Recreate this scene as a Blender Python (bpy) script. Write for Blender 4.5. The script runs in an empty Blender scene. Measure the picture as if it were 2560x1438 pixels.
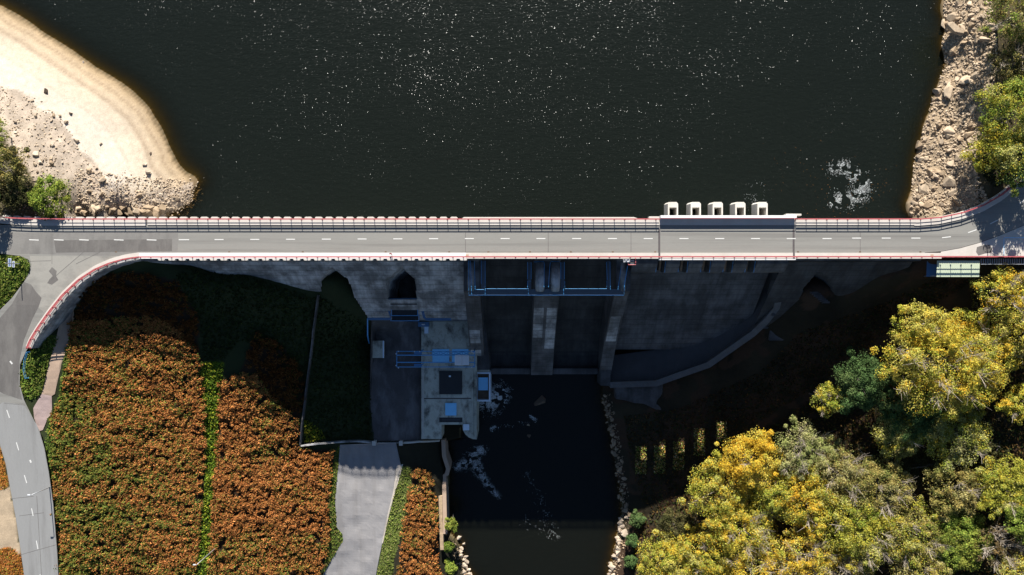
import bpy, bmesh, math, random
import numpy as np
from mathutils import Vector, Matrix, geometry
random.seed(7); RNG = np.random.default_rng(7)
SC = bpy.context.scene; COL = SC.collection
H = 140.0; S0 = 12.0                       # camera height above the crest road, photo pixels per metre there
# ------------------------------------------------------------------ camera, light, exposure
cam = bpy.data.cameras.new('camera'); cam.sensor_width = 36; cam.lens = 36 * H * S0 / 2560
cam.clip_start = 1; cam.clip_end = 3000
co = bpy.data.objects.new('camera', cam); COL.objects.link(co); co.location = (0, 0, H); SC.camera = co
SUNV = Vector((0.05, -1, -0.55)).normalized()
ELEV = math.asin(-SUNV.z)
w = bpy.data.worlds.new('World'); SC.world = w; w.use_nodes = True
nt = w.node_tree; sky = nt.nodes.new('ShaderNodeTexSky'); sky.sky_type = 'NISHITA'; sky.sun_disc = False
sky.sun_elevation = ELEV; sky.sun_rotation = math.atan2(-0.05, 1); sky.air_density = 0.8; sky.dust_density = 0.0; sky.ozone_density = 2.0
bg = nt.nodes['Background']; bg.inputs[1].default_value = 0.05; nt.links.new(sky.outputs[0], bg.inputs[0])
sl = bpy.data.lights.new('sun', 'SUN'); sl.energy = 5.0; sl.angle = math.radians(0.5); sl.color = (1.0, 0.95, 0.87)
so = bpy.data.objects.new('sun', sl); COL.objects.link(so); so.location = (0, 100, 120)
so.rotation_euler = SUNV.to_track_quat('-Z', 'Y').to_euler()
vs = SC.view_settings; vs.view_transform = 'Standard'; vs.look = 'None'; vs.exposure = 1.25; vs.gamma = 1
# ------------------------------------------------------------------ helpers
def PX(px, py, z=0.0):                     # photo position of a point at height z -> its place in the world
    k = (1 - np.asarray(z, float) / H) / S0
    return (np.asarray(px, float) - 1280) * k, (719 - np.asarray(py, float)) * k
def P3(px, py, z=0.0):
    x, y = PX(px, py, z); return Vector((float(x), float(y), float(z)))
def TOPX(x, y, z):
    k = S0 / (1 - z / H); return 1280 + x * k, 719 - y * k
def inpoly(x, y, poly):
    x = np.asarray(x); y = np.asarray(y); r = np.zeros(x.shape, bool); n = len(poly)
    for i in range(n):
        x0, y0 = poly[i]; x1, y1 = poly[(i + 1) % n]
        if y0 == y1: continue
        c = ((y0 > y) != (y1 > y)) & (x < (x1 - x0) * (y - y0) / (y1 - y0) + x0); r ^= c
    return r
def vnoise(x, y, scale, seed=0):
    x = np.asarray(x) / scale; y = np.asarray(y) / scale
    xi = np.floor(x).astype(np.int64); yi = np.floor(y).astype(np.int64); fx = x - xi; fy = y - yi
    fx = fx * fx * (3 - 2 * fx); fy = fy * fy * (3 - 2 * fy)
    def hsh(a, b):
        n = (a * 374761393 + b * 668265263 + seed * 1442695041) & 0xffffffff
        n = ((n ^ (n >> 13)) * 1274126177) & 0xffffffff
        return ((n ^ (n >> 16)) & 0xffff) / 65535.0
    a = hsh(xi, yi); b = hsh(xi + 1, yi); c = hsh(xi, yi + 1); d = hsh(xi + 1, yi + 1)
    return (a * (1 - fx) + b * fx) * (1 - fy) + (c * (1 - fx) + d * fx) * fy
def fbm(x, y, scale, seed=0, n=3):
    r = 0; a = 1; t = 0
    for i in range(n): r = r + a * vnoise(x, y, scale / 2 ** i, seed + i * 17); t += a; a *= .5
    return r / t
def tag(o, label=None, cat=None, group=None, kind=None):
    if label: o['label'] = label
    if cat: o['category'] = cat
    if group: o['group'] = group
    if kind: o['kind'] = kind
    return o
def empty(name, loc, label, cat, group=None):
    o = bpy.data.objects.new(name, None); COL.objects.link(o); o.location = loc; o.empty_display_size = .3
    return tag(o, label, cat, group)
def link(name, me, m, parent=None, smooth=False):
    o = bpy.data.objects.new(name, me); COL.objects.link(o)
    if m: me.materials.append(m)
    if parent:
        o.parent = parent; o.matrix_parent_inverse = Matrix.Translation(-Vector(parent.matrix_basis.translation if parent.parent is None else (0, 0, 0)))
    if smooth: me.polygons.foreach_set('use_smooth', np.ones(len(me.polygons), bool))
    return o
def npmesh(name, V, F, fcol=None, vattr=None):   # F: (n,k) array of equal-size faces
    me = bpy.data.meshes.new(name); n, k = F.shape
    me.vertices.add(len(V)); me.vertices.foreach_set('co', np.asarray(V, np.float32).ravel())
    me.loops.add(n * k); me.loops.foreach_set('vertex_index', F.astype(np.int32).ravel())
    me.polygons.add(n); me.polygons.foreach_set('loop_start', np.arange(0, n * k, k, dtype=np.int32))
    me.polygons.foreach_set('loop_total', np.full(n, k, np.int32))
    if fcol is not None:
        a = me.attributes.new('col', 'FLOAT_COLOR', 'FACE')
        a.data.foreach_set('color', np.c_[fcol, np.ones(n)].astype(np.float32).ravel())
    for nm, arr in (vattr or {}).items():
        if arr.ndim == 2:
            a = me.attributes.new(nm, 'FLOAT_COLOR', 'POINT'); a.data.foreach_set('color', np.c_[arr, np.ones(len(arr))].astype(np.float32).ravel())
        else:
            a = me.attributes.new(nm, 'FLOAT', 'POINT'); a.data.foreach_set('value', arr.astype(np.float32))
    me.update(calc_edges=True); me.validate(); return me
class MB:
    def __init__(s): s.v = []; s.f = []
    def add(s, vs, fs):
        n = len(s.v); s.v += [tuple(v) for v in vs]; s.f += [tuple(i + n for i in f) for f in fs]; return s
    def box(s, x0, x1, y0, y1, z0, z1):
        return s.add([(x0, y0, z0), (x1, y0, z0), (x1, y1, z0), (x0, y1, z0), (x0, y0, z1), (x1, y0, z1), (x1, y1, z1), (x0, y1, z1)],
                     [(3, 2, 1, 0), (4, 5, 6, 7), (0, 1, 5, 4), (1, 2, 6, 5), (2, 3, 7, 6), (3, 0, 4, 7)])
    def prism(s, poly, z0, z1):             # poly: list of (x,y); z1 may be a list
        n = len(poly); a = sum(poly[i][0] * poly[(i + 1) % n][1] - poly[(i + 1) % n][0] * poly[i][1] for i in range(n))
        if a < 0:
            poly = poly[::-1]
            if isinstance(z1, list): z1 = z1[::-1]
        zt = z1 if isinstance(z1, list) else [z1] * n
        vs = [(x, y, z0) for x, y in poly] + [(p[0], p[1], zt[i]) for i, p in enumerate(poly)]
        return s.add(vs, [tuple(range(n - 1, -1, -1)), tuple(range(n, 2 * n))] + [(i, (i + 1) % n, n + (i + 1) % n, n + i) for i in range(n)])
    def prof(s, prof, x0, x1):              # closed (y,z) profile extruded along x
        n = len(prof); a = sum(prof[i][0] * prof[(i + 1) % n][1] - prof[(i + 1) % n][0] * prof[i][1] for i in range(n))
        if a < 0: prof = prof[::-1]
        vs = [(x0, y, z) for y, z in prof] + [(x1, y, z) for y, z in prof]
        return s.add(vs, [tuple(range(n - 1, -1, -1)), tuple(range(n, 2 * n))] + [(i, (i + 1) % n, n + (i + 1) % n, n + i) for i in range(n)])
    def tube(s, pts, r, n=6):               # r: number or list
        pts = [Vector(p) for p in pts]; m = len(pts); rs = r if isinstance(r, (list, tuple)) else [r] * m; vs = []; fs = []
        for i, p in enumerate(pts):
            d = (pts[min(i + 1, m - 1)] - pts[max(i - 1, 0)]).normalized()
            u = d.cross(Vector((0, 0, 1)) if abs(d.z) < .9 else Vector((1, 0, 0))).normalized(); v = d.cross(u)
            vs += [p + rs[i] * (math.cos(t) * u + math.sin(t) * v) for t in [2 * math.pi * k / n for k in range(n)]]
        for i in range(m - 1):
            for k in range(n):
                a = i * n + k; b = i * n + (k + 1) % n; fs.append((a, b, b + n, a + n))
        fs += [tuple(range(n - 1, -1, -1)), tuple(range((m - 1) * n, m * n))]
        return s.add(vs, fs)
    def sweep(s, pts, wd, ht, off=0.0, dz=0.0):   # flat bar along a line, off = sideways shift to the left
        pts = [Vector(p) for p in pts]; m = len(pts); vs = []; fs = []
        for i, p in enumerate(pts):
            d = pts[min(i + 1, m - 1)] - pts[max(i - 1, 0)]; d.z = 0; d.normalize(); l = Vector((-d.y, d.x, 0))
            for a, b in ((-.5, 0), (.5, 0), (.5, 1), (-.5, 1)): vs.append(p + l * (off + a * wd) + Vector((0, 0, dz + b * ht)))
        for i in range(m - 1):
            for k in range(4):
                a = i * 4 + k; b = i * 4 + (k + 1) % 4; fs.append((a, a + 4, b + 4, b))
        fs += [(0, 1, 2, 3), tuple(range(4 * m - 1, 4 * m - 5, -1))]
        return s.add(vs, fs)
    def build(s, name, m, parent=None, bevel=0, smooth=False):
        me = bpy.data.meshes.new(name); me.from_pydata(s.v, [], s.f); me.update()
        if bevel:
            bm = bmesh.new(); bm.from_mesh(me)
            bmesh.ops.bevel(bm, geom=[e for e in bm.edges if e.is_manifold and e.calc_face_angle(0) > .5], offset=bevel, segments=2, affect='EDGES', clamp_overlap=True)
            bm.to_mesh(me); bm.free()
        return link(name, me, m, parent, smooth)
def poly_at(pp, z): return [tuple(float(c) for c in PX(a, b, z)) for a, b in pp]
def resample(pts, step):
    pts = [Vector(p) for p in pts]; out = [pts[0]]; acc = 0
    for a, b in zip(pts, pts[1:]):
        L = (b - a).length; t = step - acc
        while t <= L: out.append(a + (b - a) * (t / L)); t += step
        acc = (acc + L) % step
    return out
# ------------------------------------------------------------------ materials
def newmat(name):
    m = bpy.data.materials.new(name); m.use_nodes = True; return m, m.node_tree.nodes, m.node_tree.links, m.node_tree.nodes['Principled BSDF']
def N(ns, t, **kw):
    n = ns.new(t)
    for k, v in kw.items(): setattr(n, k, v)
    return n
def noise(ns, ls, vec, scale, detail=6, rough=.6):
    n = N(ns, 'ShaderNodeTexNoise'); n.inputs['Scale'].default_value = scale; n.inputs['Detail'].default_value = detail
    n.inputs['Roughness'].default_value = rough
    if vec: ls.new(vec, n.inputs['Vector'])
    return n.outputs['Fac']
def ramp(ns, ls, fac, stops):
    r = N(ns, 'ShaderNodeValToRGB'); e = r.color_ramp.elements
    while len(e) < len(stops): e.new(.5)
    for i, (p, c) in enumerate(stops): e[i].position = p; e[i].color = (c[0], c[1], c[2], 1)
    ls.new(fac, r.inputs[0]); return r.outputs[0]
def mixc(ns, ls, fac, a, b, mode='MIX'):
    m = N(ns, 'ShaderNodeMix', data_type='RGBA', blend_type=mode)
    for s, v in ((m.inputs[0], fac), (m.inputs[6], a), (m.inputs[7], b)):
        if isinstance(v, bpy.types.NodeSocket): ls.new(v, s)
        elif isinstance(v, (int, float)): s.default_value = v
        else: s.default_value = (v[0], v[1], v[2], 1)
    return m.outputs[2]
def coords(ns, ls, scale=(1, 1, 1)):
    g = N(ns, 'ShaderNodeNewGeometry'); mp = N(ns, 'ShaderNodeMapping'); mp.inputs['Scale'].default_value = scale
    ls.new(g.outputs['Position'], mp.inputs['Vector']); return mp.outputs[0]
def bumpn(ns, ls, fac, bs, strength=.3, dist=.1):
    b = N(ns, 'ShaderNodeBump'); b.inputs['Strength'].default_value = strength; b.inputs['Distance'].default_value = dist
    ls.new(fac, b.inputs['Height']); ls.new(b.outputs[0], bs.inputs['Normal'])
def grain(name, c, rough=.8, var=.25, sc=.5, fine=6.0, stretch=(1, 1, 1), stain=None, stain_amt=.5, metal=0, bump=.15, ss=None):
    m, ns, ls, bs = newmat(name); v = coords(ns, ls, stretch)
    lo = [x * (1 - var) for x in c]; hi = [min(1, x * (1 + var)) for x in c]
    base = ramp(ns, ls, noise(ns, ls, v, sc), [(.3, lo), (.7, hi)])
    base = mixc(ns, ls, .5, base, ramp(ns, ls, noise(ns, ls, v, fine, 4, .7), [(.3, lo), (.7, hi)]))
    if stain is not None:
        f = ramp(ns, ls, noise(ns, ls, coords(ns, ls, ss or (.8, .25, .25)), .35, 8, .65), [(.48, (0, 0, 0)), (.68, (stain_amt,) * 3)])
        base = mixc(ns, ls, f, base, stain)
    ls.new(base, bs.inputs['Base Color']); bs.inputs['Roughness'].default_value = rough; bs.inputs['Metallic'].default_value = metal
    if bump: bumpn(ns, ls, noise(ns, ls, v, fine * 1.5, 4), bs, bump, .05)
    return m
M = {}
M['asphalt'] = grain('asphalt', (.205, .20, .183), .9, .10, .25, 5, (.2, 1, 1), (.135, .13, .12), .9, ss=(.035, 1.5, 1))
M['asphalt_pale'] = grain('pale_asphalt', (.245, .235, .21), .9, .12, .3, 4, (1, 1, 1), (.14, .135, .125), .7, ss=(.5, .7, 1))
M['asphalt_old'] = grain('old_asphalt', (.17, .163, .152), .9, .14, .4, 4, (.35, 1, 1), (.10, .095, .09), .7)
M['asphalt_dark'] = grain('dark_asphalt', (.105, .098, .092), .92, .18, .8, 5, (1, .5, 1), (.19, .18, .165), .6)
M['asphalt_low'] = grain('grey_asphalt', (.23, .23, .225), .9, .09, .3, 6, (1, .2, 1), (.15, .145, .14), .7, ss=(1.3, .1, 1))
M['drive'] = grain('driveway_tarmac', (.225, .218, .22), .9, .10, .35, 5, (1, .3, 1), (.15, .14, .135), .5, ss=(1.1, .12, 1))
M['white_paint'] = grain('white_paint', (.56, .555, .53), .7, .12, 1.5, 9)
M['pale'] = grain('pale_concrete', (.50, .475, .43), .85, .10, .6, 5, (.4, 1, 1), (.38, .34, .28), .4)
M['walk'] = grain('walkway_concrete', (.47, .44, .40), .85, .09, .5, 5, (.3, 1, 1), (.36, .33, .28), .4)
M['beam'] = grain('white_concrete', (.66, .65, .64), .7, .04, .5, 4)
M['cabin'] = grain('white_cabin_sheet', (.82, .84, .86), .4, .03, 1, 6)
M['joint'] = grain('joint_rubber', (.075, .065, .065), .8, .2, 1, 6)
M['red'] = grain('red_rail_paint', (.36, .085, .09), .5, .18, 1.2, 9)
M['blue'] = grain('blue_rail_paint', (.06, .27, .55), .45, .15, 1, 8)
M['steel'] = grain('galvanised_steel', (.38, .39, .40), .5, .12, 2, 9, metal=.6)
M['darksteel'] = grain('dark_steel', (.03, .032, .036), .6, .25, .8, 5, stretch=(1, 1, .2))
M['grate'] = grain('grating', (.06, .075, .095), .6, .2, 3, 12)
M['roof_blue'] = grain('blue_sheet_roof', (.055, .15, .30), .5, .08, 1, 6)
M['hatch'] = grain('blue_hatch_paint', (.22, .58, .90), .5, .10, .6, 5)
M['hatch_pale'] = grain('pale_hatch_sheet', (.60, .70, .80), .5, .08, .8, 5)
M['black'] = grain('black_membrane', (.022, .024, .027), .85, .25, .5, 4)
M['bark'] = grain('bark', (.14, .12, .10), .9, .3, 2, 8)
M['twig'] = grain('pale_twig', (.33, .28, .225), .85, .25, 1.5, 8)
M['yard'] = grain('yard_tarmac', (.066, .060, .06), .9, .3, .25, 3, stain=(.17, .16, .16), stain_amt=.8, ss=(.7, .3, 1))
M['path'] = grain('path_pavers', (.36, .26, .19), .9, .14, .6, 5)
M['redpath'] = grain('red_pavers', (.34, .255, .235), .9, .2, .8, 5)
M['verge'] = grain('pale_gravel', (.40, .36, .31), .95, .25, .8, 7)
M['foam'] = grain('foam', (.70, .74, .74), .6, .15, 2, 9)
M['solar'] = grain('solar_cell', (.10, .15, .28), .25, .1, 4, 14)
M['tin'] = grain('panel_frame', (.55, .57, .60), .4, .05, 2, 9)
M['skin'] = grain('skin', (.45, .28, .2), .6, .05, 2, 9)
M['red_cloth'] = grain('red_cloth', (.35, .04, .05), .8, .1, 4, 12)
M['dark_cloth'] = grain('dark_cloth', (.03, .03, .04), .8, .1, 4, 12)
M['hair'] = grain('hair', (.03, .02, .015), .6, .1, 4, 12)
def rock_mat(name, c, var=.3):
    m, ns, ls, bs = newmat(name); v = coords(ns, ls)
    oi = N(ns, 'ShaderNodeObjectInfo')
    base = ramp(ns, ls, noise(ns, ls, v, .9, 8, .65), [(.3, [x * (1 - var) for x in c]), (.7, [min(1, x * (1 + var)) for x in c])])
    base = mixc(ns, ls, ramp(ns, ls, noise(ns, ls, v, 3.2, 6, .7), [(.5, (0, 0, 0)), (.75, (.5,) * 3)]), base, [c[0] * .55, c[1] * .5, c[2] * .42])
    hv = N(ns, 'ShaderNodeHueSaturation'); mr = N(ns, 'ShaderNodeMapRange'); mr.inputs[3].default_value = .75; mr.inputs[4].default_value = 1.15
    ls.new(oi.outputs['Random'], mr.inputs[0]); ls.new(mr.outputs[0], hv.inputs['Value']); ls.new(base, hv.inputs['Color'])
    ls.new(hv.outputs[0], bs.inputs['Base Color']); bs.inputs['Roughness'].default_value = .9
    bumpn(ns, ls, noise(ns, ls, v, 4, 8, .7), bs, .5, .12); return m
M['rock'] = rock_mat('pale_rock', (.38, .295, .205)); M['rock_tan'] = rock_mat('tan_rock', (.30, .22, .14)); M['rock_white'] = rock_mat('white_rock', (.45, .365, .275))
M['rock_brown'] = rock_mat('brown_rock', (.13, .09, .06))
def dam_mat(name, c, lift=1.25, dark=.45):
    m, ns, ls, bs = newmat(name); v = coords(ns, ls)
    st = noise(ns, ls, coords(ns, ls, (1, .12, .12)), .8, 8, .7)             # run-off streaks down the face
    base = ramp(ns, ls, st, [(.3, [x * .5 for x in c]), (.55, c), (.8, [x * 1.35 for x in c])])
    blot = ramp(ns, ls, noise(ns, ls, v, .16, 6, .65), [(.42, (dark,) * 3), (.6, (1, 1, 1))])
    base = mixc(ns, ls, 1.0, base, blot, 'MULTIPLY')
    sx = N(ns, 'ShaderNodeSeparateXYZ'); g = N(ns, 'ShaderNodeNewGeometry'); ls.new(g.outputs['Position'], sx.inputs[0])
    md = N(ns, 'ShaderNodeMath', operation='PINGPONG'); ls.new(sx.outputs['Z'], md.inputs[0]); md.inputs[1].default_value = lift / 2
    seam = ramp(ns, ls, md.outputs[0], [(.0, (.3,) * 3), (.09, (1, 1, 1))])
    base = mixc(ns, ls, .8, base, seam, 'MULTIPLY')
    ls.new(base, bs.inputs['Base Color']); bs.inputs['Roughness'].default_value = .85
    bumpn(ns, ls, noise(ns, ls, v, 2, 8), bs, .3, .1); return m
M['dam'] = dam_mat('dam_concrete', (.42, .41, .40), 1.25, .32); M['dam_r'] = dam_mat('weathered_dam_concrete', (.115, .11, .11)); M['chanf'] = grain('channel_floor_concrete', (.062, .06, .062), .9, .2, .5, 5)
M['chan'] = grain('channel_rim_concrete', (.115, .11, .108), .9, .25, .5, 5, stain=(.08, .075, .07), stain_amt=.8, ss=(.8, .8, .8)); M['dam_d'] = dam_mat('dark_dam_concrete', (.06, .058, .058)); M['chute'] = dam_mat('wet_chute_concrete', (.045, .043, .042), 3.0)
M['roofc'] = grain('roof_concrete', (.43, .43, .36), .85, .25, .3, 3, stain=(.075, .07, .06), stain_amt=.95, ss=(1.4, .9, 1))
def leaf_mat(name, trans=.3):
    m, ns, ls, bs = newmat(name); a = N(ns, 'ShaderNodeAttribute', attribute_name='col')
    d = N(ns, 'ShaderNodeBsdfDiffuse'); t = N(ns, 'ShaderNodeBsdfTranslucent'); mx = N(ns, 'ShaderNodeMixShader')
    ls.new(a.outputs[0], d.inputs[0]); ls.new(a.outputs[0], t.inputs[0]); mx.inputs[0].default_value = trans
    ls.new(d.outputs[0], mx.inputs[1]); ls.new(t.outputs[0], mx.inputs[2])
    ls.new(mx.outputs[0], [n for n in ns if n.type == 'OUTPUT_MATERIAL'][0].inputs[0]); ns.remove(bs); return m
M['leaf'] = leaf_mat('leaves'); M['fern'] = leaf_mat('fern_fronds', .15)
def ground_mat():
    m, ns, ls, bs = newmat('ground'); a = N(ns, 'ShaderNodeAttribute', attribute_name='col'); v = coords(ns, ls)
    f = ramp(ns, ls, noise(ns, ls, v, .9, 10, .7), [(.25, (.78,) * 3), (.75, (1.18,) * 3)])
    base = mixc(ns, ls, 1.0, a.outputs[0], f, 'MULTIPLY')
    f2 = ramp(ns, ls, noise(ns, ls, v, 5, 4, .7), [(.3, (.72,) * 3), (.7, (1.2,) * 3)])
    base = mixc(ns, ls, .7, base, f2, 'MULTIPLY')
    ls.new(base, bs.inputs['Base Color']); bs.inputs['Roughness'].default_value = .95; bs.inputs['Specular IOR Level'].default_value = .2
    bumpn(ns, ls, noise(ns, ls, v, 4, 8, .7), bs, .35, .12); return m
M['ground'] = ground_mat()
def water_mat(name, body, tint, absorb, glint=True, cell=5.2):
    m, ns, ls, bs = newmat(name); v = coords(ns, ls)
    bs.inputs['Base Color'].default_value = (*body, 1); bs.inputs['IOR'].default_value = 1.33; bs.inputs['Roughness'].default_value = .21
    rip = N(ns, 'ShaderNodeBump'); rip.inputs['Strength'].default_value = .35; rip.inputs['Distance'].default_value = .25
    ls.new(noise(ns, ls, coords(ns, ls, (.55, 1.3, 1)), 1.1, 5, .6), rip.inputs['Height'])
    nrm = rip.outputs[0]
    if glint:                                   # small wavelets: every cell of the chop has a slope of its own
        vo = N(ns, 'ShaderNodeTexVoronoi'); vo.voronoi_dimensions = '2D'; vo.inputs['Scale'].default_value = cell; ls.new(v, vo.inputs['Vector'])
        vo2 = N(ns, 'ShaderNodeTexVoronoi'); vo2.voronoi_dimensions = '2D'; vo2.inputs['Scale'].default_value = cell * .93; ls.new(coords(ns, ls, (1.07, .91, 1)), vo2.inputs['Vector'])
        ad = N(ns, 'ShaderNodeVectorMath', operation='ADD'); ls.new(vo.outputs['Color'], ad.inputs[0]); ls.new(vo2.outputs['Color'], ad.inputs[1])
        sb = N(ns, 'ShaderNodeVectorMath', operation='SUBTRACT'); ls.new(ad.outputs[0], sb.inputs[0]); sb.inputs[1].default_value = (1, 1, 1)
        ml = N(ns, 'ShaderNodeVectorMath', operation='MULTIPLY'); ls.new(sb.outputs[0], ml.inputs[0]); ml.inputs[1].default_value = (.49, .49, 0)
        gust = ramp(ns, ls, noise(ns, ls, coords(ns, ls, (.6, 1.2, 1)), .07, 6, .68), [(.36, (.5,) * 3), (.62, (1.05,) * 3)])
        m2 = N(ns, 'ShaderNodeVectorMath', operation='MULTIPLY'); ls.new(ml.outputs[0], m2.inputs[0]); ls.new(gust, m2.inputs[1])
        core = N(ns, 'ShaderNodeMath', operation='LESS_THAN'); ls.new(vo.outputs['Distance'], core.inputs[0]); core.inputs[1].default_value = .23
        m3 = N(ns, 'ShaderNodeVectorMath', operation='SCALE'); ls.new(m2.outputs[0], m3.inputs[0]); ls.new(core.outputs[0], m3.inputs['Scale'])
        a2 = N(ns, 'ShaderNodeVectorMath', operation='ADD'); ls.new(m3.outputs[0], a2.inputs[0]); ls.new(rip.outputs[0], a2.inputs[1])
        nn = N(ns, 'ShaderNodeVectorMath', operation='NORMALIZE'); ls.new(a2.outputs[0], nn.inputs[0]); nrm = nn.outputs[0]
    ls.new(nrm, bs.inputs['Normal'])
    tr = N(ns, 'ShaderNodeBsdfTransparent'); tr.inputs[0].default_value = (*tint, 1)
    at = N(ns, 'ShaderNodeAttribute', attribute_name='depth'); mu = N(ns, 'ShaderNodeMath', operation='MULTIPLY'); mu.inputs[1].default_value = -absorb
    ls.new(at.outputs['Fac'], mu.inputs[0]); ex = N(ns, 'ShaderNodeMath', operation='EXPONENT'); ls.new(mu.outputs[0], ex.inputs[0])
    mx = N(ns, 'ShaderNodeMixShader'); ls.new(ex.outputs[0], mx.inputs[0]); ls.new(bs.outputs[0], mx.inputs[1]); ls.new(tr.outputs[0], mx.inputs[2])
    ls.new(mx.outputs[0], [n for n in ns if n.type == 'OUTPUT_MATERIAL'][0].inputs[0]); return m
M['lake'] = water_mat('lake_water', (.0066, .0086, .0060), (.64, .56, .38), 1.0)
M['riverw'] = water_mat('river_water', (.0055, .0062, .0044), (.66, .55, .32), 1.25, glint=False)
# ------------------------------------------------------------------ terrain
WL, RL = -6.0, -37.0                       # lake and river levels
SHORE_L = [(-300, -160), (-120, -60), (0, 12), (60, 45), (150, 105), (230, 160), (310, 210), (370, 265), (410, 330), (440, 395), (480, 440), (498, 475), (490, 500), (460, 520), (425, 532), (395, 545)]
SHORE_R = [(2330, -200), (2340, -80), (2352, 0), (2346, 30), (2362, 80), (2352, 110), (2362, 150), (2350, 200), (2328, 260), (2308, 320), (2294, 370), (2282, 420), (2279, 470), (2276, 545)]
C = [(a, b, WL) for a, b in SHORE_L[:-1]] + [(a, b, WL) for a, b in SHORE_R]
C += [(a + 45, b - 25, WL - 1.6) for a, b in SHORE_L[2:-2]] + [(a - 40, b, WL - 1.7) for a, b in SHORE_R]
C += [(a + 130, b - 80, WL - 7) for a, b in SHORE_L[2:-2:2]] + [(a - 130, b, WL - 7) for a, b in SHORE_R[::2]]
C += [(700, 100, -22), (1000, 100, -28), (1300, 100, -30), (1600, 100, -30), (1900, 100, -26), (700, 400, -20), (1300, 400, -35), (1900, 400, -25), (560, 500, -9), (640, 540, -14), (2150, 500, -12)]
C += [(-150, 100, -3), (0, 120, -4.4), (0, 210, -3.2), (120, 180, -4.3), (100, 300, -3), (230, 260, -4.3), (300, 330, -4.6), (380, 400, -4.8), (430, 460, -5.2), (220, 400, -3.4), (300, 480, -3.8), (400, 500, -4.8),
      (0, 330, -1.3), (60, 420, -1.2), (150, 450, -2.2), (220, 510, -3.3), (330, 515, -4.4), (0, 520, -.6), (120, 530, -1.8), (230, 533, -3.4), (330, 534, -4.7), (400, 532, -5.5), (230, 547, -6.0), (330, 549, -7.2), (-200, 400, 1), (-100, 540, -.3)]
C += [(2420, 60, -3.2), (2430, 150, -3), (2430, 250, -2.8), (2400, 330, -3.4), (2370, 420, -3.6), (2430, 430, -2), (2350, 520, -3.6), (2420, 510, -1.8), (2470, 470, -.8), (2500, 400, .2), (2520, 250, 1.2), (2520, 100, 1), (2560, 420, .2), (2700, 200, 5), (2700, 450, .2)]
C += [(0, 600, -.35), (100, 600, -.35), (200, 600, -.35), (300, 600, -.5), (0, 700, -.2), (60, 660, -.15), (60, 900, -1.2), (100, 700, -.35), (150, 680, -.4), (230, 650, -.5), (20, 1000, -1.6), (60, 1100, -2.1), (90, 1250, -2.9), (110, 1438, -3.9), (0, 1200, -2.2), (-20, 1438, -3.4), (-150, 900, -.5), (-150, 1300, -1.5)]
C += [(90, 900, -1.4), (75, 960, -1.6), (125, 880, -2.6), (110, 1000, -2.4), (150, 1120, -3.4), (150, 1250, -4.0), (165, 1438, -4.9),
      (190, 760, -5.2), (240, 710, -4.6), (300, 672, -4.2), (360, 655, -4), (200, 800, -7.0), (160, 850, -4.6), (350, 720, -7), (330, 800, -9), (300, 950, -8.8), (200, 1000, -5.6), (300, 1200, -9), (500, 1200, -15.5), (700, 1200, -22), (815, 1200, -26.3), (300, 1438, -10), (500, 1438, -16), (700, 1438, -23.5), (790, 1420, -27.5), (400, 1000, -12), (500, 900, -12.4), (600, 960, -15.5), (600, 1050, -17.5), (700, 1010, -19.3), (760, 1060, -21.5)]
C += [(480, 665, -5), (620, 687, -7.3), (700, 708, -9.4), (800, 733, -12.2), (870, 748, -13.8), (905, 783, -18), (918, 800, -20.3), (828, 700, -10), (840, 730, -12), (600, 780, -11.5), (700, 850, -15.5), (780, 950, -20), (752, 1112, -23.5), (850, 1100, -25.6), (830, 950, -21.5), (905, 900, -25), (890, 1000, -25.8)]
C += [(a, b, -27.0) for a in (935, 985, 1040) for b in (830, 900, 980, 1060, 1098)] + [(920, 1165, -27.9), (860, 1150, -27.6), (980, 1165, -28), (900, 1300, -28.6), (960, 1300, -28.6), (860, 1438, -29.2), (940, 1438, -29.2), (1040, 1200, -28.4), (1040, 1320, -29), (1060, 1438, -29.8), (1095, 1200, -29.5), (1095, 1320, -30), (1110, 1400, -33), (1150, 1400, -36), (1190, 1438, -37.4), (1190, 1500, -37.4)]
C += [(a, b, -39.6) for a in (1180, 1260, 1350, 1450) for b in (960, 1100, 1250, 1380, 1500)] + [(1500, 1010, -37.2), (1520, 1100, -37.2), (1540, 1200, -37.2), (1550, 1290, -37.2), (1525, 1438, -37.2), (1540, 1000, -35), (1575, 1180, -35.6), (1590, 1320, -35.2), (1570, 1438, -35.2)]
C += [(1603, 1150, -34.8), (1620, 1020, -33), (1700, 1000, -32), (1750, 1120, -32.6), (1800, 1080, -30.6), (1900, 1050, -28), (1650, 1300, -33.4), (1700, 1420, -32.6), (1900, 1300, -27.5), (2100, 1300, -22), (2300, 1300, -16), (2500, 1300, -11), (2560, 1438, -12), (1900, 1438, -28), (2200, 1438, -20), (2100, 1000, -22), (2300, 1000, -14.5), (2500, 1000, -8), (2560, 800, -4), (2400, 770, -8), (2450, 705, -5), (2200, 750, -13), (2000, 850, -21), (1950, 950, -25), (2090, 740, -13), (2040, 720, -11), (1830, 940, -29.5), (1720, 950, -31.5), (2200, 685, -7.6), (2280, 668, -5), (2350, 680, -5.2), (2480, 690, -4.2), (2560, 668, -2.6), (2700, 800, 0), (2700, 1200, -5), (2420, 600, -.35), (2350, 600, -.4), (2500, 560, -.35), (2560, 600, -.35), (2600, 640, -.35)]
C += [(a, 600, -37) for a in range(1000, 1900, 100)] + [(900, 600, -28), (700, 600, -18), (550, 600, -12), (2000, 600, -28), (2150, 600, -17), (2250, 600, -9)]
C += [(-1500, -1200, 15), (-1500, 700, 20), (-1500, 2500, 10), (4000, -1200, 30), (4000, 700, 30), (4000, 2500, 10), (1280, -2500, -20), (1350, 3500, -40), (600, -1000, -15), (1900, -1000, -15)]
CA = np.array(C, float); CX, CY = PX(CA[:, 0], CA[:, 1], CA[:, 2]); CZ = CA[:, 2]
n_ = len(CX); c2 = 9.0
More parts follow.
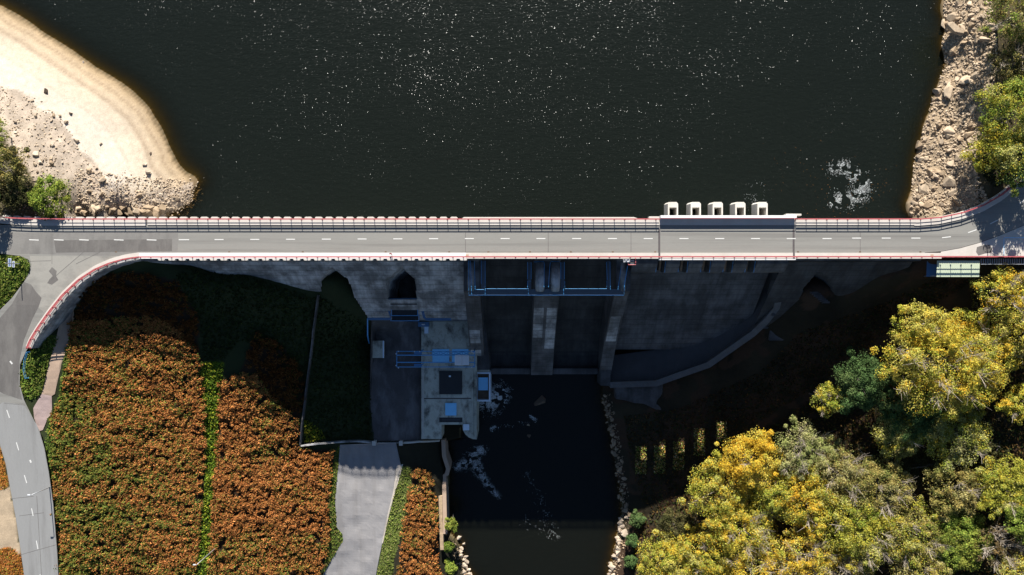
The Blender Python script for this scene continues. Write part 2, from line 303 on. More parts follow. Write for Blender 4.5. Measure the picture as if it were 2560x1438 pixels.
Kk = np.sqrt((CX[:, None] - CX) ** 2 + (CY[:, None] - CY) ** 2 + c2) - np.eye(n_) * .15
Pm = np.c_[np.ones(n_), CX, CY]; A = np.block([[Kk, Pm], [Pm.T, np.zeros((3, 3))]])
SOL = np.linalg.solve(A, np.r_[CZ, 0, 0, 0])
def zroad(py): return -np.clip(np.asarray(py, float) - 760, 0, None) / 680 * 3.5
ROAD = [(-400, 556), (0, 562), (60, 563), (2290, 563), (2350, 558), (2420, 543), (2480, 516), (2530, 482), (2575, 440), (2680, 320), (2800, 400), (2680, 500), (2600, 545), (2560, 563), (2500, 588), (2450, 606), (2400, 620), (2350, 629), (2300, 632), (370, 632), (330, 639), (290, 650), (240, 672), (190, 708), (150, 750), (110, 802), (80, 850), (62, 885), (50, 912), (49, 960), (60, 1000), (82, 1045), (98, 1075), (111, 1120), (122, 1180), (133, 1260), (143, 1380), (152, 1560), (75, 1560), (60, 1438), (52, 1380), (40, 1300), (25, 1220), (14, 1160), (0, 1115), (-60, 1000), (-160, 900), (-60, 830), (0, 775), (30, 745), (60, 705), (74, 680), (76, 662), (72, 650), (50, 640), (0, 634), (-400, 634)]
def roadpoly_world():
    out = []
    for a, b in ROAD: z = float(zroad(b)); x, y = PX(a, b, z); out.append((float(x), float(y)))
    return out
ROADW = roadpoly_world()
RIVER = [(1118, 1098), (1112, 1140), (1122, 1185), (1116, 1240), (1117, 1330), (1140, 1350), (1160, 1390), (1182, 1438), (1195, 1600), (1515, 1600), (1522, 1438), (1540, 1340), (1552, 1290), (1545, 1200), (1528, 1100), (1508, 1000), (1500, 930), (1190, 930), (1190, 1098)]
RIVERW = poly_at(RIVER, RL)
PARK = [(2300, 632), (2350, 629), (2400, 620), (2450, 606), (2500, 588), (2560, 563), (2600, 545), (2900, 545), (2900, 650), (2300, 642)]
PARKW = poly_at(PARK, 0)
def pdist(X, Y, L):
    r = np.full(X.shape, 1e9)
    for (a, b), (c, d) in zip(L, L[1:]):
        t = np.clip(((X - a) * (c - a) + (Y - b) * (d - b)) / ((c - a) ** 2 + (d - b) ** 2), 0, 1); r = np.minimum(r, np.hypot(X - a - t * (c - a), Y - b - t * (d - b)))
    return r
def rbf(x, y):
    x = np.asarray(x, float); sh = x.shape; x = x.ravel(); y = np.asarray(y, float).ravel(); out = np.empty(len(x))
    for i in range(0, len(x), 20000):
        a = x[i:i + 20000]; b = y[i:i + 20000]
        out[i:i + 20000] = np.sqrt((a[:, None] - CX) ** 2 + (b[:, None] - CY) ** 2 + c2) @ SOL[:n_] + SOL[n_] + SOL[n_ + 1] * a + SOL[n_ + 2] * b
    return out.reshape(sh)
def facez(y): return -4 - (5.6 - np.minimum(y, 5.6)) / .83
def hgt(x, y):
    x = np.asarray(x, float); y = np.asarray(y, float); h = rbf(x, y)
    px, py = TOPX(x, y, h)
    rough = (((px < 520) & (py < 545)) | ((px > 2270) & (py < 545)))
    rub = inpoly(px, py, [(-300, 150), (60, 235), (150, 290), (220, 390), (290, 470), (360, 490), (420, 480), (520, 460), (520, 560), (-300, 560)]) | ((px > 2290) & (py < 545))
    h = h + (fbm(x, y, 3, 5) - .5) * np.where(rub, .5, np.where(rough, .12, .35))
    h = np.where((px > 2270) & (py < 545) & (px < 2480), h + (fbm(x, y, 7, 9, 2) - .5) * 1.6 * np.clip((h - WL + .3) * .6, 0, 1), h)
    h = np.where(inpoly(x, y, RIVERW), np.minimum(h, RL - .12 - np.minimum(1.9, .42 * pdist(x, y, RIVERW)) - .35 * fbm(x, y, 1.6, 3)), h)
    zr = zroad(py)
    h = np.where(inpoly(x, y, ROADW), np.minimum(h, zr - .3), h)
    h = np.where(inpoly(x, y, PARKW), np.minimum(h, -.3), h)
    dm = (x > -29.5) & (x < 58) & (y > -7.5) & (y < 14.6); h = np.where(dm, np.minimum(h, facez(y) - 2.5), h)
    dm = (x > -18.5) & (x < -8) & (y > -37) & (y < -7.5); h = np.where(dm, np.minimum(h, -27.15), h)
    dm = (x > -12) & (x < 27) & (y > -23) & (y < 14.6); h = np.where(dm, np.minimum(h, -38.3), h)
    dm = (x > -75) & (x < 86) & (y > 5.7) & (y < 14.4); h = np.where(dm, np.minimum(h, -1.6), h)
    return h
def onground(px, py):                      # photo position -> world point on the terrain
    z = np.full(np.shape(px), -5.0)
    for _ in range(9): x, y = PX(px, py, z); z = .35 * z + .65 * hgt(x, y)
    x, y = PX(px, py, z); return x, y, hgt(x, y)
def axis(lo, hi, st, far): a = np.arange(lo, hi + st / 2, st); return np.r_[[-f for f in far[::-1]] + np.array([lo]), a, a[-1] + np.array(far)]
far = [6, 20, 50, 120, 300, 700, 1500]
gx = axis(-150, 150, .5, far); gy = axis(-84, 78, .5, far)
GX, GY = np.meshgrid(gx, gy); GZ = hgt(GX, GY)
def gridfaces(nx, ny):
    i = np.arange(ny - 1)[:, None] * nx + np.arange(nx - 1); i = i.ravel(); return np.c_[i, i + 1, i + nx + 1, i + nx]
GPX, GPY = TOPX(GX, GY, GZ)
RUB_L = [(-300, 150), (40, 222), (150, 290), (220, 390), (280, 470), (360, 485), (420, 478), (500, 452), (520, 560), (-300, 560)]
SLOPE_FERN1 = [(180, 800), (260, 800), (380, 790), (430, 810), (470, 850), (505, 900), (515, 1000), (515, 1140), (505, 1300), (490, 1438), (485, 1520), (140, 1520), (140, 1438), (135, 1250), (135, 1050), (150, 1000), (175, 900)]
SLOPE_FERN2 = [(600, 935), (640, 935), (690, 1000), (745, 1050), (745, 1115), (790, 1125), (835, 1125), (830, 1200), (820, 1260), (825, 1350), (805, 1420), (760, 1520), (505, 1520), (522, 1438), (530, 1300), (545, 1100), (548, 960)]
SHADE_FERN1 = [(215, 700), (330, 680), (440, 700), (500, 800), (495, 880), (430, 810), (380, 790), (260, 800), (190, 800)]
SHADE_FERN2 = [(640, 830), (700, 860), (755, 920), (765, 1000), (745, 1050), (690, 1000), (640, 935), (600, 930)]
FERN3 = [(1035, 1165), (1075, 1180), (1090, 1240), (1095, 1330), (1090, 1380), (1105, 1438), (1110, 1500), (975, 1500), (1000, 1400), (1010, 1300), (1020, 1240), (1030, 1190)]
ISLE = [(-200, 632), (50, 640), (72, 650), (76, 662), (74, 680), (60, 705), (30, 745), (0, 775), (-100, 850), (-300, 850)]
VERGE = [(66, 885), (95, 835), (150, 840), (125, 900), (105, 985), (80, 1000), (60, 990), (48, 940)]
DRIVE = [(850, 1112), (990, 1106), (1003, 1165), (985, 1230), (970, 1290), (955, 1360), (940, 1438), (925, 1540), (760, 1540), (800, 1450), (835, 1390), (858, 1352), (856, 1335), (842, 1318), (838, 1250), (846, 1165)]
GRASSD = [(1005, 1165), (1030, 1170), (1025, 1250), (1005, 1330), (985, 1400), (975, 1500), (930, 1500), (942, 1438), (957, 1360), (972, 1290), (987, 1230)]
GRASSW = [(838, 1130), (850, 1112), (846, 1165), (838, 1250), (842, 1318), (856, 1335), (858, 1352), (835, 1390), (810, 1430), (818, 1360), (815, 1280), (825, 1200)]
STRIP = [(500, 905), (560, 905), (545, 1100), (530, 1300), (522, 1438), (515, 1520), (480, 1520), (490, 1438), (507, 1300), (516, 1140)]
STRIPL = [(120, 1050), (150, 985), (165, 880), (185, 800), (200, 800), (178, 900), (155, 1010), (142, 1100), (145, 1250), (150, 1438), (155, 1540), (140, 1540), (135, 1300), (115, 1130)]
LITTER1 = [(-100, 1110), (0, 1118), (22, 1215), (15, 1225), (-100, 1225)]
LITTER2 = [(-100, 1380), (28, 1368), (48, 1385), (62, 1438), (75, 1560), (-100, 1560)]
DIRT = [(-100, 1225), (22, 1215), (40, 1300), (52, 1385), (25, 1370), (-100, 1380)]
YARD = [(928, 800), (1056, 800), (1056, 1104), (935, 1104), (925, 1000)]
col = np.empty(GX.shape + (3,)); col[:] = (.022, .020, .012)
def paint(mask, c): col[mask] = c
fb = fbm(GX, GY, 6, 21)
dl = (GPX < 980) & (GPY > 640); paint(dl, (.022, .030, .011))  # shaded grass slope, shade painted into the ground tone
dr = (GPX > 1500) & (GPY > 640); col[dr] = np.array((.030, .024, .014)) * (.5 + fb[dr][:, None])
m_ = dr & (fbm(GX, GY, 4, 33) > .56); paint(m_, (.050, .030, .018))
up = (GPY < 552) & (GPX < 700)
sand = up & (GPX < 520)
hh = GZ - WL
band = np.clip(.5 + .8 * np.sin(hh * 13 + 5 * fbm(GX, GY, 14, 4)), 0, 1) * fbm(GX, GY, 5, 14) * 1.6
sc_ = np.clip((hh - .5) / .9, 0, 1)[..., None]
sandc = np.array((.36, .27, .17)) * (1 - sc_) + np.array((.56, .475, .375)) * sc_
sandc = sandc * (1 - .14 * band[..., None] * (1 - sc_ * .75)); col[sand] = sandc[sand]
DS = pdist(GX, GY, poly_at(SHORE_L, WL)); dsn = DS + 1.2 * (fbm(GX, GY, 6, 52) - .5)
bc = np.array([np.interp(dsn, [0, .5, 1.2, 2.0, 2.3, 2.8, 3.6, 4.3, 4.7, 5.4, 8.5, 9.0, 9.6, 14], v) for v in ([.17, .24, .36, .40, .30, .42, .46, .40, .34, .50, .55, .49, .57, .57], [.12, .175, .265, .305, .22, .325, .365, .315, .26, .415, .465, .41, .49, .49], [.065, .10, .16, .20, .14, .215, .255, .22, .18, .31, .365, .32, .40, .40])]).transpose(1, 2, 0)
col[sand] = bc[sand]
rb = sand & inpoly(GPX + 46 * (fbm(GX, GY, 5, 88) - .5), GPY + 46 * (fbm(GX, GY, 5, 89) - .5), RUB_L); col[rb] = np.array((.42, .345, .27)) * (.6 + .7 * fbm(GX, GY, 1.5, 8)[rb][:, None])
rr = (GPX > 2240) & (GPY < 552); col[rr] = np.array((.33, .25, .165)) * (.45 + .8 * fbm(GX, GY, 2.5, 6)[rr][:, None])
for (mk, x_) in ((up, 0), (rr, 0)):
    wet = mk & (hh < .22); col[wet] = (.17, .12, .065)
    und = mk & (hh < .02); col[und] = (.050, .041, .018)
inl = (GPX > 2440) & (GPY < 552) & (GZ > -1.2); paint(inl, (.07, .055, .03))
inl = up & (GZ > -1.3) & (GPX < 110); paint(inl, (.10, .085, .045))
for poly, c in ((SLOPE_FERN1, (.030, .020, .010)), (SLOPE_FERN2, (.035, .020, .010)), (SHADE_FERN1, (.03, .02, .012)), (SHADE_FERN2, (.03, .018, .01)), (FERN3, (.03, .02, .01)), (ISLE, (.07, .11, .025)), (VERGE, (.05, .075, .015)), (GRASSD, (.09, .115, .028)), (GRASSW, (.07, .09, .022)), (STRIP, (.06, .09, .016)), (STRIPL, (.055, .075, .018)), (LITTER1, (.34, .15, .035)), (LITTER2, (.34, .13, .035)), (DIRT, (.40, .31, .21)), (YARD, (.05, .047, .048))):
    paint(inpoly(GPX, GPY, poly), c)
rv = inpoly(GX, GY, RIVERW) | ((GZ < RL + .1) & (GPY > 900)); col[rv] = np.array((.13, .10, .05)) * (.4 + 1.2 * fbm(GX, GY, 1.4, 71)[rv][:, None])
me = npmesh('ground', np.c_[GX.ravel(), GY.ravel(), GZ.ravel()], gridfaces(len(gx), len(gy)), vattr={'col': col.reshape(-1, 3)})
ground = tag(link('ground', me, M['ground'], smooth=True), 'sloping valley ground of sand, rubble, leaf litter and soil around the dam', 'ground', kind='structure')
# ------------------------------------------------------------------ water
def waterplane(name, xs, ys, z, m, label):
    X, Y = np.meshgrid(xs, ys); D = np.clip(z - hgt(X, Y), 0, 30)
    D = np.where(D < .02, .0, D)
    me = npmesh(name, np.c_[X.ravel(), Y.ravel(), np.full(X.size, z)], gridfaces(len(xs), len(ys)), vattr={'depth': D.ravel()})
    return tag(link(name, me, m), label, 'water', kind='structure')
xs = axis(-120, 120, 1.0, far); ys = np.r_[np.arange(14.45, 79, 1.0), 85, 100, 130, 180, 300, 600, 1200]
waterplane('reservoir', xs, ys, WL, M['lake'], 'dark green reservoir water with sun glints above the dam')
xs = np.arange(-24, 32, .6); ys = np.r_[[-1200, -500, -250, -150, -110], np.arange(-95, -19, .8)]
waterplane('river', xs, ys, RL, M['riverw'], 'dark shallow river below the spillway, brown over its stony bed')
# ------------------------------------------------------------------ roads
def drape(name, pp, m, off, zf=None, step=1.2, parent=None):
    """a sheet inside a photo-space outline, laid on the terrain (zf=None) or on a given height"""
    if zf is None:
        a = np.array(pp, float); x, y, z = onground(a[:, 0], a[:, 1])
    else:
        a = np.array(pp, float); z = zf(a[:, 1]); x, y = PX(a[:, 0], a[:, 1], z)
    out = [(float(p), float(q)) for p, q in zip(x, y)]
    X, Y = np.meshgrid(np.arange(min(x), max(x), step), np.arange(min(y), max(y), step)); X = X.ravel(); Y = Y.ravel()
    k = inpoly(X, Y, out); X = X[k]; Y = Y[k]
    vs = [Vector(p) for p in out] + [Vector((p, q)) for p, q in zip(X, Y)]
    r = geometry.delaunay_2d_cdt(vs, [(i, (i + 1) % len(out)) for i in range(len(out))], [], 1, 1e-4)
    vx = np.array([v[0] for v in r[0]]); vy = np.array([v[1] for v in r[0]])
    if zf is None: vz = hgt(vx, vy)
    else:
        vz = np.zeros(len(vx))
        for _ in range(5): _, py = TOPX(vx, vy, vz); vz = zf(py)
    me = bpy.data.meshes.new(name); me.from_pydata([(p, q, t + off) for p, q, t in zip(vx, vy, vz)], [], [f for f in r[2]]); me.update()
    bm = bmesh.new(); bm.from_mesh(me)
    for f in bm.faces:
        if f.normal.z < 0: f.normal_flip()
    bm.to_mesh(me); bm.free()
    return link(name, me, m, parent)
road = tag(drape('road', ROAD, M['asphalt'], 0, zroad, 2.0), 'grey asphalt road over the dam crest, curving off at both ends', 'road', kind='structure')
PATCHES = [('asphalt_patch', [(20, 582), (445, 580), (444, 631), (372, 631), (330, 637), (300, 640), (20, 634)], 'asphalt_old', .006),
           ('asphalt_patch', [(74, 640), (300, 641), (240, 670), (190, 706), (150, 748), (118, 788), (96, 770), (104, 745), (78, 712), (64, 702), (77, 680), (79, 662)], 'asphalt_pale', .004),
           ('asphalt_patch', [(135, 601), (430, 598), (430, 628), (140, 632)], 'asphalt_dark', .011),
           ('asphalt_patch', [(130, 668), (142, 678), (140, 690), (146, 700), (138, 706), (130, 712), (118, 708), (124, 698), (132, 690), (122, 678)], 'asphalt_dark', .008),
           ('asphalt_patch', [(60, 705), (78, 712), (92, 732), (104, 745), (96, 768), (80, 800), (60, 850), (48, 905), (47, 960), (55, 1000), (10, 985), (-60, 950), (-120, 900), (-40, 830), (0, 795), (30, 760)], 'asphalt_dark', .006),
           ('asphalt_patch', [(8, 1005), (60, 1012), (92, 1062), (110, 1122), (121, 1180), (132, 1260), (142, 1380), (151, 1555), (76, 1555), (61, 1438), (53, 1380), (41, 1300), (26, 1220), (15, 1160), (2, 1112), (-40, 1040)], 'asphalt_low', .012)]
for nm, pp, mt, of in PATCHES: drape(nm, pp, M[mt], of, zroad, 2.0, road)
def dash(px0, py0, px1, py1, wpx=2.3):
    d = Vector((px1 - px0, py1 - py0)).normalized(); n = Vector((-d.y, d.x)) * wpx / 2
    pp = [(px0 + n.x, py0 + n.y), (px1 + n.x, py1 + n.y), (px1 - n.x, py1 - n.y), (px0 - n.x, py0 - n.y)]
    o = drape('lane_dash', pp, M['white_paint'], .02, zroad, 3.0, road)
for x in (73, 135, 198, 285, 367): dash(x, 599.5, x + 24, 600.5)
x = 447; k_ = 0
while x < 2310:
    yy = 599.5 - 2.8 * min(1, max(0, (x - 447) / 700)); wdt = 26 if k_ == 0 else 22.5
    if x > 2100: yy = 595.5
    dash(x, yy, x + wdt, yy); x += 89.4 if x < 2050 else 74; k_ += 1
dash(2355, 594.5, 2377, 592); dash(2420, 582, 2441, 574.5); dash(2475, 560, 2495, 550); dash(2548, 510, 2560, 500)
for a, b in (((17, 1025), (24, 1045)), ((41, 1106), (47, 1126)), ((61, 1188), (67, 1208)), ((79, 1271), (83, 1290)), ((91, 1352), (95, 1373)), ((100, 1436), (104, 1458))): dash(*a, *b)
dash(75, 1150, 78, 1157, 4); dash(25, 903, 31, 910, 4)
for (a, b), (c, d) in (((25, 1247), (84, 1241)), ((48, 1388), (141, 1362)), ((92, 1240), (104, 1438)), ((130, 585), (130, 660)), ((20, 655), (128, 652)), ((215, 625), (128, 700)), ((300, 606), (190, 660)), ((10, 1008), (62, 1013)), ((48, 1290), (110, 1282))):
    dd = Vector((c - a, d - b)).normalized(); drape('asphalt_crack', [(a - dd.y * .55, b + dd.x * .55), (c - dd.y * .55, d + dd.x * .55), (c + dd.y * .55, d - dd.x * .55), (a + dd.y * .55, b - dd.x * .55)], M['asphalt_dark'], .016, zroad, 3, road)
for x in (1648, 1984):                      # expansion joints of the bridge span
    drape('expansion_joint', [(x - 2.5, 573), (x + 2.5, 573), (x + 2.5, 632), (x - 2.5, 632)], M['joint'], .012, zroad, 3, road)
for x in (1163, 1370, 1577, 2150): drape('road_seam', [(x, 582), (x + 1, 582), (x + 1, 631), (x, 631)], M['joint'], .008, zroad, 3, road)
for x in (290, 573, 757, 964, 1123, 1221, 1325, 1427, 1532, 1638, 1995, 2150, 2301):
    drape('drain_grate', [(x - 2.5, 628.3), (x + 2.5, 628.3), (x + 2.5, 631.6), (x - 2.5, 631.6)], M['rock_brown'], .012, zroad, 3, road)
for px_, L in ((0, 5),): pass
tag(drape('driveway', DRIVE, M['drive'], .09, None, .6), 'pale grey tarmac driveway leading down to the yard gate', 'driveway', kind='structure')
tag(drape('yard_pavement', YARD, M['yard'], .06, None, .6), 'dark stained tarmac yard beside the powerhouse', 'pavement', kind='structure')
tag(drape('footpath', [(168, 762), (184, 768), (178, 830), (166, 880), (150, 930), (138, 985), (130, 990), (105, 985), (112, 960), (124, 905), (140, 850), (152, 800)], M['path'], .10, None, .6), 'narrow tan paved footpath down from the curved wall', 'path', kind='structure')
tag(drape('red_crossing', [(105, 985), (130, 990), (131, 1035), (120, 1045), (108, 1075), (98, 1078), (86, 1045), (84, 1020)], M['redpath'], .10, None, .6), 'faded red paving where the footpath meets the road', 'path', kind='structure')
tag(drape('gravel_verge', [(991, 1165), (1008, 1160), (1000, 1190), (985, 1240), (972, 1290), (957, 1360), (955, 1355), (968, 1290), (983, 1230)], M['verge'], .12, None, .6), 'pale gravel verge along the right edge of the driveway', 'verge', kind='structure')
tag(drape('parking_pavement', [(2352, 629.5), (2400, 621), (2450, 607), (2500, 589), (2560, 564), (2600, 546), (2900, 546), (2900, 641), (2352, 641)], M['walk'], .02, lambda p: np.zeros(np.shape(p)), 2.0), 'pale concrete pavement between the right-hand bend and the red railing', 'pavement', kind='structure')
# ------------------------------------------------------------------ the dam
dam = empty('dam', (0, 10, 0), 'long concrete gravity dam carrying the road, spillways in its shaded face', 'dam')
YU, YD = 14.25, 6.0
XL, XR = -76.0, 86.0
# deck and walkways
MB().box(XL, 30.6, YD, YU, -1.3, -.02).box(30.6, 59, YD, 14.6, -1.4, -.02).box(59, XR, YD, YU, -1.3, -.02).build('deck_slab', M['pale'], dam)
MB().box(-75.9, 30.6, 13.0, YU + .02, -.01, .15).build('walkway', M['walk'], dam)
MB().box(58.9, 84.0, 13.0, YU + .02, -.01, .15).build('walkway', M['walk'], dam)
MB().box(30.7, 58.8, 13.0, 14.35, -.01, .152).build('walkway', M['walk'], dam)
MB().box(-9.6, 89.4, YD + .02, 7.22, -.01, .15).build('walkway', M['walk'], dam)
MB().box(-77.6, -9.62, YD + .02, 7.22, -.01, .156).build('walkway', M['beam'], dam)
MB().box(30.7, 58.8, 14.36, 14.9, -1.5, 1.24).build('parapet_beam', M['beam'], dam, .03)
MB().box(30.7, 59.1, 5.72, 6.16, -1.4, .1).build('edge_beam', M['beam'], dam, .03)
for x in (1648, 1984): 
    xx = (x - 1280) / 12; MB().box(xx - .2, xx + .2, YD + .03, 7.24, .152, .16).build('walkway_joint', M['joint'], dam)
for x in (1168, 2329):
    xx = (x - 1280) / 12; MB().box(xx - .32, xx + .32, 6.45, 6.9, .152, .17).build('walkway_cover', M['path'], dam)
# parapet corbels
cb = MB(); hw = .78
cb.prism([(-hw, 0), (hw, 0), (hw * .92, .34), (hw * .62, .46), (-hw * .62, .46), (-hw * .92, .34)], -.7, .12); cme = None
def corbel(x, y, flip, z=0, rot=0.0):
    global cme
    if cme is None: o = cb.build('corbel', M['pale'], dam, .04); cme = o.data
    else: o = link('corbel', cme, None, dam)
    o.location = (x, y, z); o.rotation_euler = (0, 0, rot + (math.pi if flip else 0)); o.matrix_parent_inverse = Matrix.Translation((0, -10, 0)); return o
STEP = 26.02 / 12
nco = 0
x = PX(16, 0)[0]
while x < PX(1145, 0)[0]: corbel(float(x), YU + .02 + float(np.interp(x, [-107, -103.3, -100, -93.3], [.5, .22, .1, 0])), False); x += STEP; nco += 1
x = PX(404, 0)[0]
while x < PX(1165, 0)[0]: corbel(float(x), YD + .05, True); x += STEP; nco += 1
MB().prism([(-10.6, YU + .03), (26.5, YU + .03), (25.4, YU + .42), (-10.0, YU + .42)], -.6, .1).build('edge_coping', M['pale'], dam, .04)
MB().box(28.5, 30.68, YU + .03, YU + .55, -1, .2).build('edge_coping', M['pale'], dam, .04); MB().box(57.0, 60.2, 14.92, 15.35, -1, .25).build('edge_coping', M['pale'], dam, .04)
# left body: sloping face with recesses cut into it
def face_poly(pp, slope_face=True):
    out = []
    for a, b in pp:
        z = -8.0
        for _ in range(12): x, y = PX(a, b, z); z = float(facez(y))
        out.append((float(x), float(y)))
    return out
REC1 = face_poly([(828, 670), (800, 702), (806, 735), (790, 800), (925, 830), (922, 800), (884, 742), (870, 700), (858, 692)])
REC2 = face_poly([(1002, 668), (967, 702), (971, 746), (1041, 746), (1036, 700)])
def facemesh(x0, x1, y1, recs, st=.25):
    xs = np.arange(x0, x1 + st / 2, st); ys = np.arange(y1, 5.61, st); X, Y = np.meshgrid(xs, ys); Z = facez(Y)
    for r, dz in recs: Z = np.where(inpoly(X, Y, r), dz, Z)
    V = np.c_[X.ravel(), Y.ravel(), Z.ravel()]; return npmesh('dam_face', V, gridfaces(len(xs), len(ys)))
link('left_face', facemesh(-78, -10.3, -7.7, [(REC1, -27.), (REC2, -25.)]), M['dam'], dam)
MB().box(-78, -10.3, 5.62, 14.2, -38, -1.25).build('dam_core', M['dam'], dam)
MB().box(-28.6, -10.3, -7.9, -7.65, -28, -20.1).build('toe_wall', M['dam'], dam)
# floor grilles seen in the lower hatches beneath the pipe bridge
def frame(mb, px0, py0, px1, py1, z, t=.14):
    x0, y1 = [float(c) for c in PX(px0, py0, z)]; x1, y0 = [float(c) for c in PX(px1, py1, z)]
    mb.box(x0, x1, y1 - t, y1, z - t, z).box(x0, x1, y0, y0 + t, z - t, z).box(x0, x0 + t, y0 + t, y1 - t, z - t, z).box(x1 - t, x1, y0 + t, y1 - t, z - t, z); return x0, x1, y0, y1
fm = MB(); frame(fm, 972, 668 + 78, 1042, 749, -15, .1); x0, x1, y0, y1 = frame(fm, 978, 764, 1045, 790, -17, .14); frame(fm, 976, 765, 1048, 803, -18.3, .14); fm.build('hatch_frame', M['blue'], dam)
for a, b, c, d, z in ((976, 749, 1042, 762, -15.2), (980, 766, 1043, 788, -17.1), (980, 790, 1045, 801, -18.4)):
    MB().prism(poly_at([(a, b), (c, b), (c, d), (a, d)], z), z - .3, z).build('hatch_cover', M['black'], dam)
# central spillway: two chutes between three piers
CH = [(13.5, -9), (12.6, -7.6), (11.2, -7.2), (9.2, -7.9), (7, -9.8), (4, -13), (-2, -20.2), (-8, -27), (-13.5, -31.6), (-17.5, -33.4), (-20.5, -33.8), (-20.6, -33.0), (-22.0, -33.0), (-22.0, -38.5), (13.5, -38.5)]
MB().prof(CH, -6.9, 4.8).build('spillway_chute', M['chute'], dam); MB().prof(CH, 10.4, 22.3).build('spillway_chute', M['chute'], dam)
sb_ = MB(); sb_.box(-6.88, 4.78, -22.3, -20.7, -38.5, -32.6).box(10.42, 22.28, -22.3, -20.7, -38.5, -32.6); sb_.build('chute_sill', M['dam_r'], dam, .2)
for a, b in ((-6.9, 4.8), (10.4, 22.3)):
    MB().box(a + .02, b - .02, 11.6, 12.1, -7.5, -1.5).build('spillway_gate', M['darksteel'], dam)
PR = [(14.2, -2), (5.9, -2), (5.6, -3.6), (-.8, -4.2), (-1.8, -7), (-8.5, -16.5), (-15.5, -25.5), (-21, -31), (-22.4, -32), (-22.4, -38.5), (14.2, -38.5)]
for a, b in ((-10.35, -6.92), (4.82, 10.38), (22.32, 25.4)):
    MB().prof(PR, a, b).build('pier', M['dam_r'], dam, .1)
for a, b in ((4.95, 7.0), (8.3, 10.3), (-9.6, -8.1), (23.2, 24.4)):       # lighter rounded pier caps
    t = MB(); t.tube([((a + b) / 2, y, z) for y, z in ((5.4, -3.75), (1, -4.0), (-.7, -4.4))], (b - a) / 2, 10).build('pier_cap', M['dam'], dam, smooth=True)
for a, b, y0, y1 in ((4.95, 7.2, -12, -4.5), (7.9, 10.2, -15, -4.5), (22.6, 25.0, -13, -6.5), (-10.1, -7.6, -17, -10)):
    zz = lambda y: np.interp(y, [-21, -15.5, -8.5, -1.8], [-31, -25.5, -16.5, -7])
    ys_ = np.linspace(y0, y1, 5); f = MB()
    for i in range(4):
        q = [(a, ys_[i], zz(ys_[i]) + .06), (b, ys_[i], zz(ys_[i]) + .06), (b, ys_[i + 1] - .08, zz(ys_[i + 1] - .08) + .06), (a, ys_[i + 1] - .08, zz(ys_[i + 1] - .08) + .06)]
        if random.random() < .8: MB().add(q, [(0, 1, 2, 3)]).build('concrete_repair', M['dam'], dam)
# free-overflow spillway under the bridge span
OV = [(14.35, -6.6), (12.6, -5.0), (11.4, -5.2), (5.6, -9.9), (-2, -17.8), (-10, -26), (-15.8, -31.6), (-15.8, -38.5), (14.35, -38.5)]
MB().prof(OV, 25.42, 58.2).build('overflow_face', M['dam_r'], dam)
gaps = [31.6, 36.35, 41.15, 45.9, 50.6, 55.4]
edges = [25.42] + [v for g in gaps for v in ((g - .97, g + .97) if g < 55 else ())] + [58.2]
for i in range(0, len(edges), 2):
    MB().prof([(14.3, -1.42), (5.0, -1.42), (3.4, -3.6), (3.2, -5.2), (4.0, -12), (14.3, -12)], edges[i], edges[i + 1]).build('bridge_pier', M['dam_r'], dam)
for i, g in enumerate(gaps[:5]):
    fins = MB(); fins.tube([(g - .9, 5.6, -2.2), (g - .9, 3.3, -3.5)], .06, 5).tube([(g + .9, 5.6, -2.2), (g + 1.0, 3.2, -3.5)], .06, 5); fins.build('guard_bar', M['blue'], dam)
for px0 in (1663, 1720, 1775, 1831.5, 1887):     # hollow intake piers standing in the lake
    x0 = (px0 + 7 - 1280) / 12 * 1.018; x1 = (px0 + 32.5 - 1280) / 12 * 1.018; b = MB()
    t0, t1, yb, yt = -2.6, -9.0, 14.95, 18.15
    hx0, hx1, hy1 = x0 + .32, x1 - .30, yt - 1.15
    ch = .35
    outer = [(x0, yb), (x1, yb), (x1, yt - ch), (x1 - ch, yt), (x0 + ch, yt), (x0, yt - ch)]
    lo = [(x0 - .12, yb), (x1 + .05, yb), (x1 + .05, yt + .3 - ch), (x1 + .05 - ch, yt + .3), (x0 - .12 + ch, yt + .3), (x0 - .12, yt + .3 - ch)]
    inner = [(hx0, yb), (hx1, yb), (hx1, hy1), (hx1, hy1), (hx0, hy1), (hx0, hy1)]
    vs = [(x, y, t0) for x, y in outer] + [(x, y, t1) for x, y in lo] + [(hx0, yb + .02, t0), (hx1, yb + .02, t0), (hx1, hy1, t0), (hx0, hy1, t0)] + [(hx0, yb + .02, t1), (hx1, yb + .02, t1), (hx1, hy1, t1), (hx0, hy1, t1)]
    fs = [(i, (i + 1) % 6 + 0, (i + 1) % 6 + 6, i + 6)[::-1] for i in range(1, 6)] + [(0, 12, 15, 4, 5), (1, 2, 14, 13)[::1], (2, 3, 4, 15, 14)] + [(12, 13, 17, 16), (13, 14, 18, 17), (14, 15, 19, 18), (15, 12, 16, 19)]
    b.add(vs, fs); o = b.build('intake_pier', M['pale'], dam)
    bm = bmesh.new(); bm.from_mesh(o.data); bmesh.ops.recalc_face_normals(bm, faces=bm.faces); bm.to_mesh(o.data); bm.free()
    MB().box(hx0 + .01, hx1 - .01, yb + .03, hy1 - .01, -8.9, -7.5).build('shaft_floor', M['black'], o)
# right abutment
REC3 = face_poly([(2045, 680), (2012, 720), (1985, 790), (2090, 790), (2085, 740), (2072, 700)])
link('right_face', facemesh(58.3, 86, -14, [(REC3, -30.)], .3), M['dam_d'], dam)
MB().box(58.3, 86, 5.62, 14.2, -38, -1.35).build('dam_core', M['dam_r'], dam)
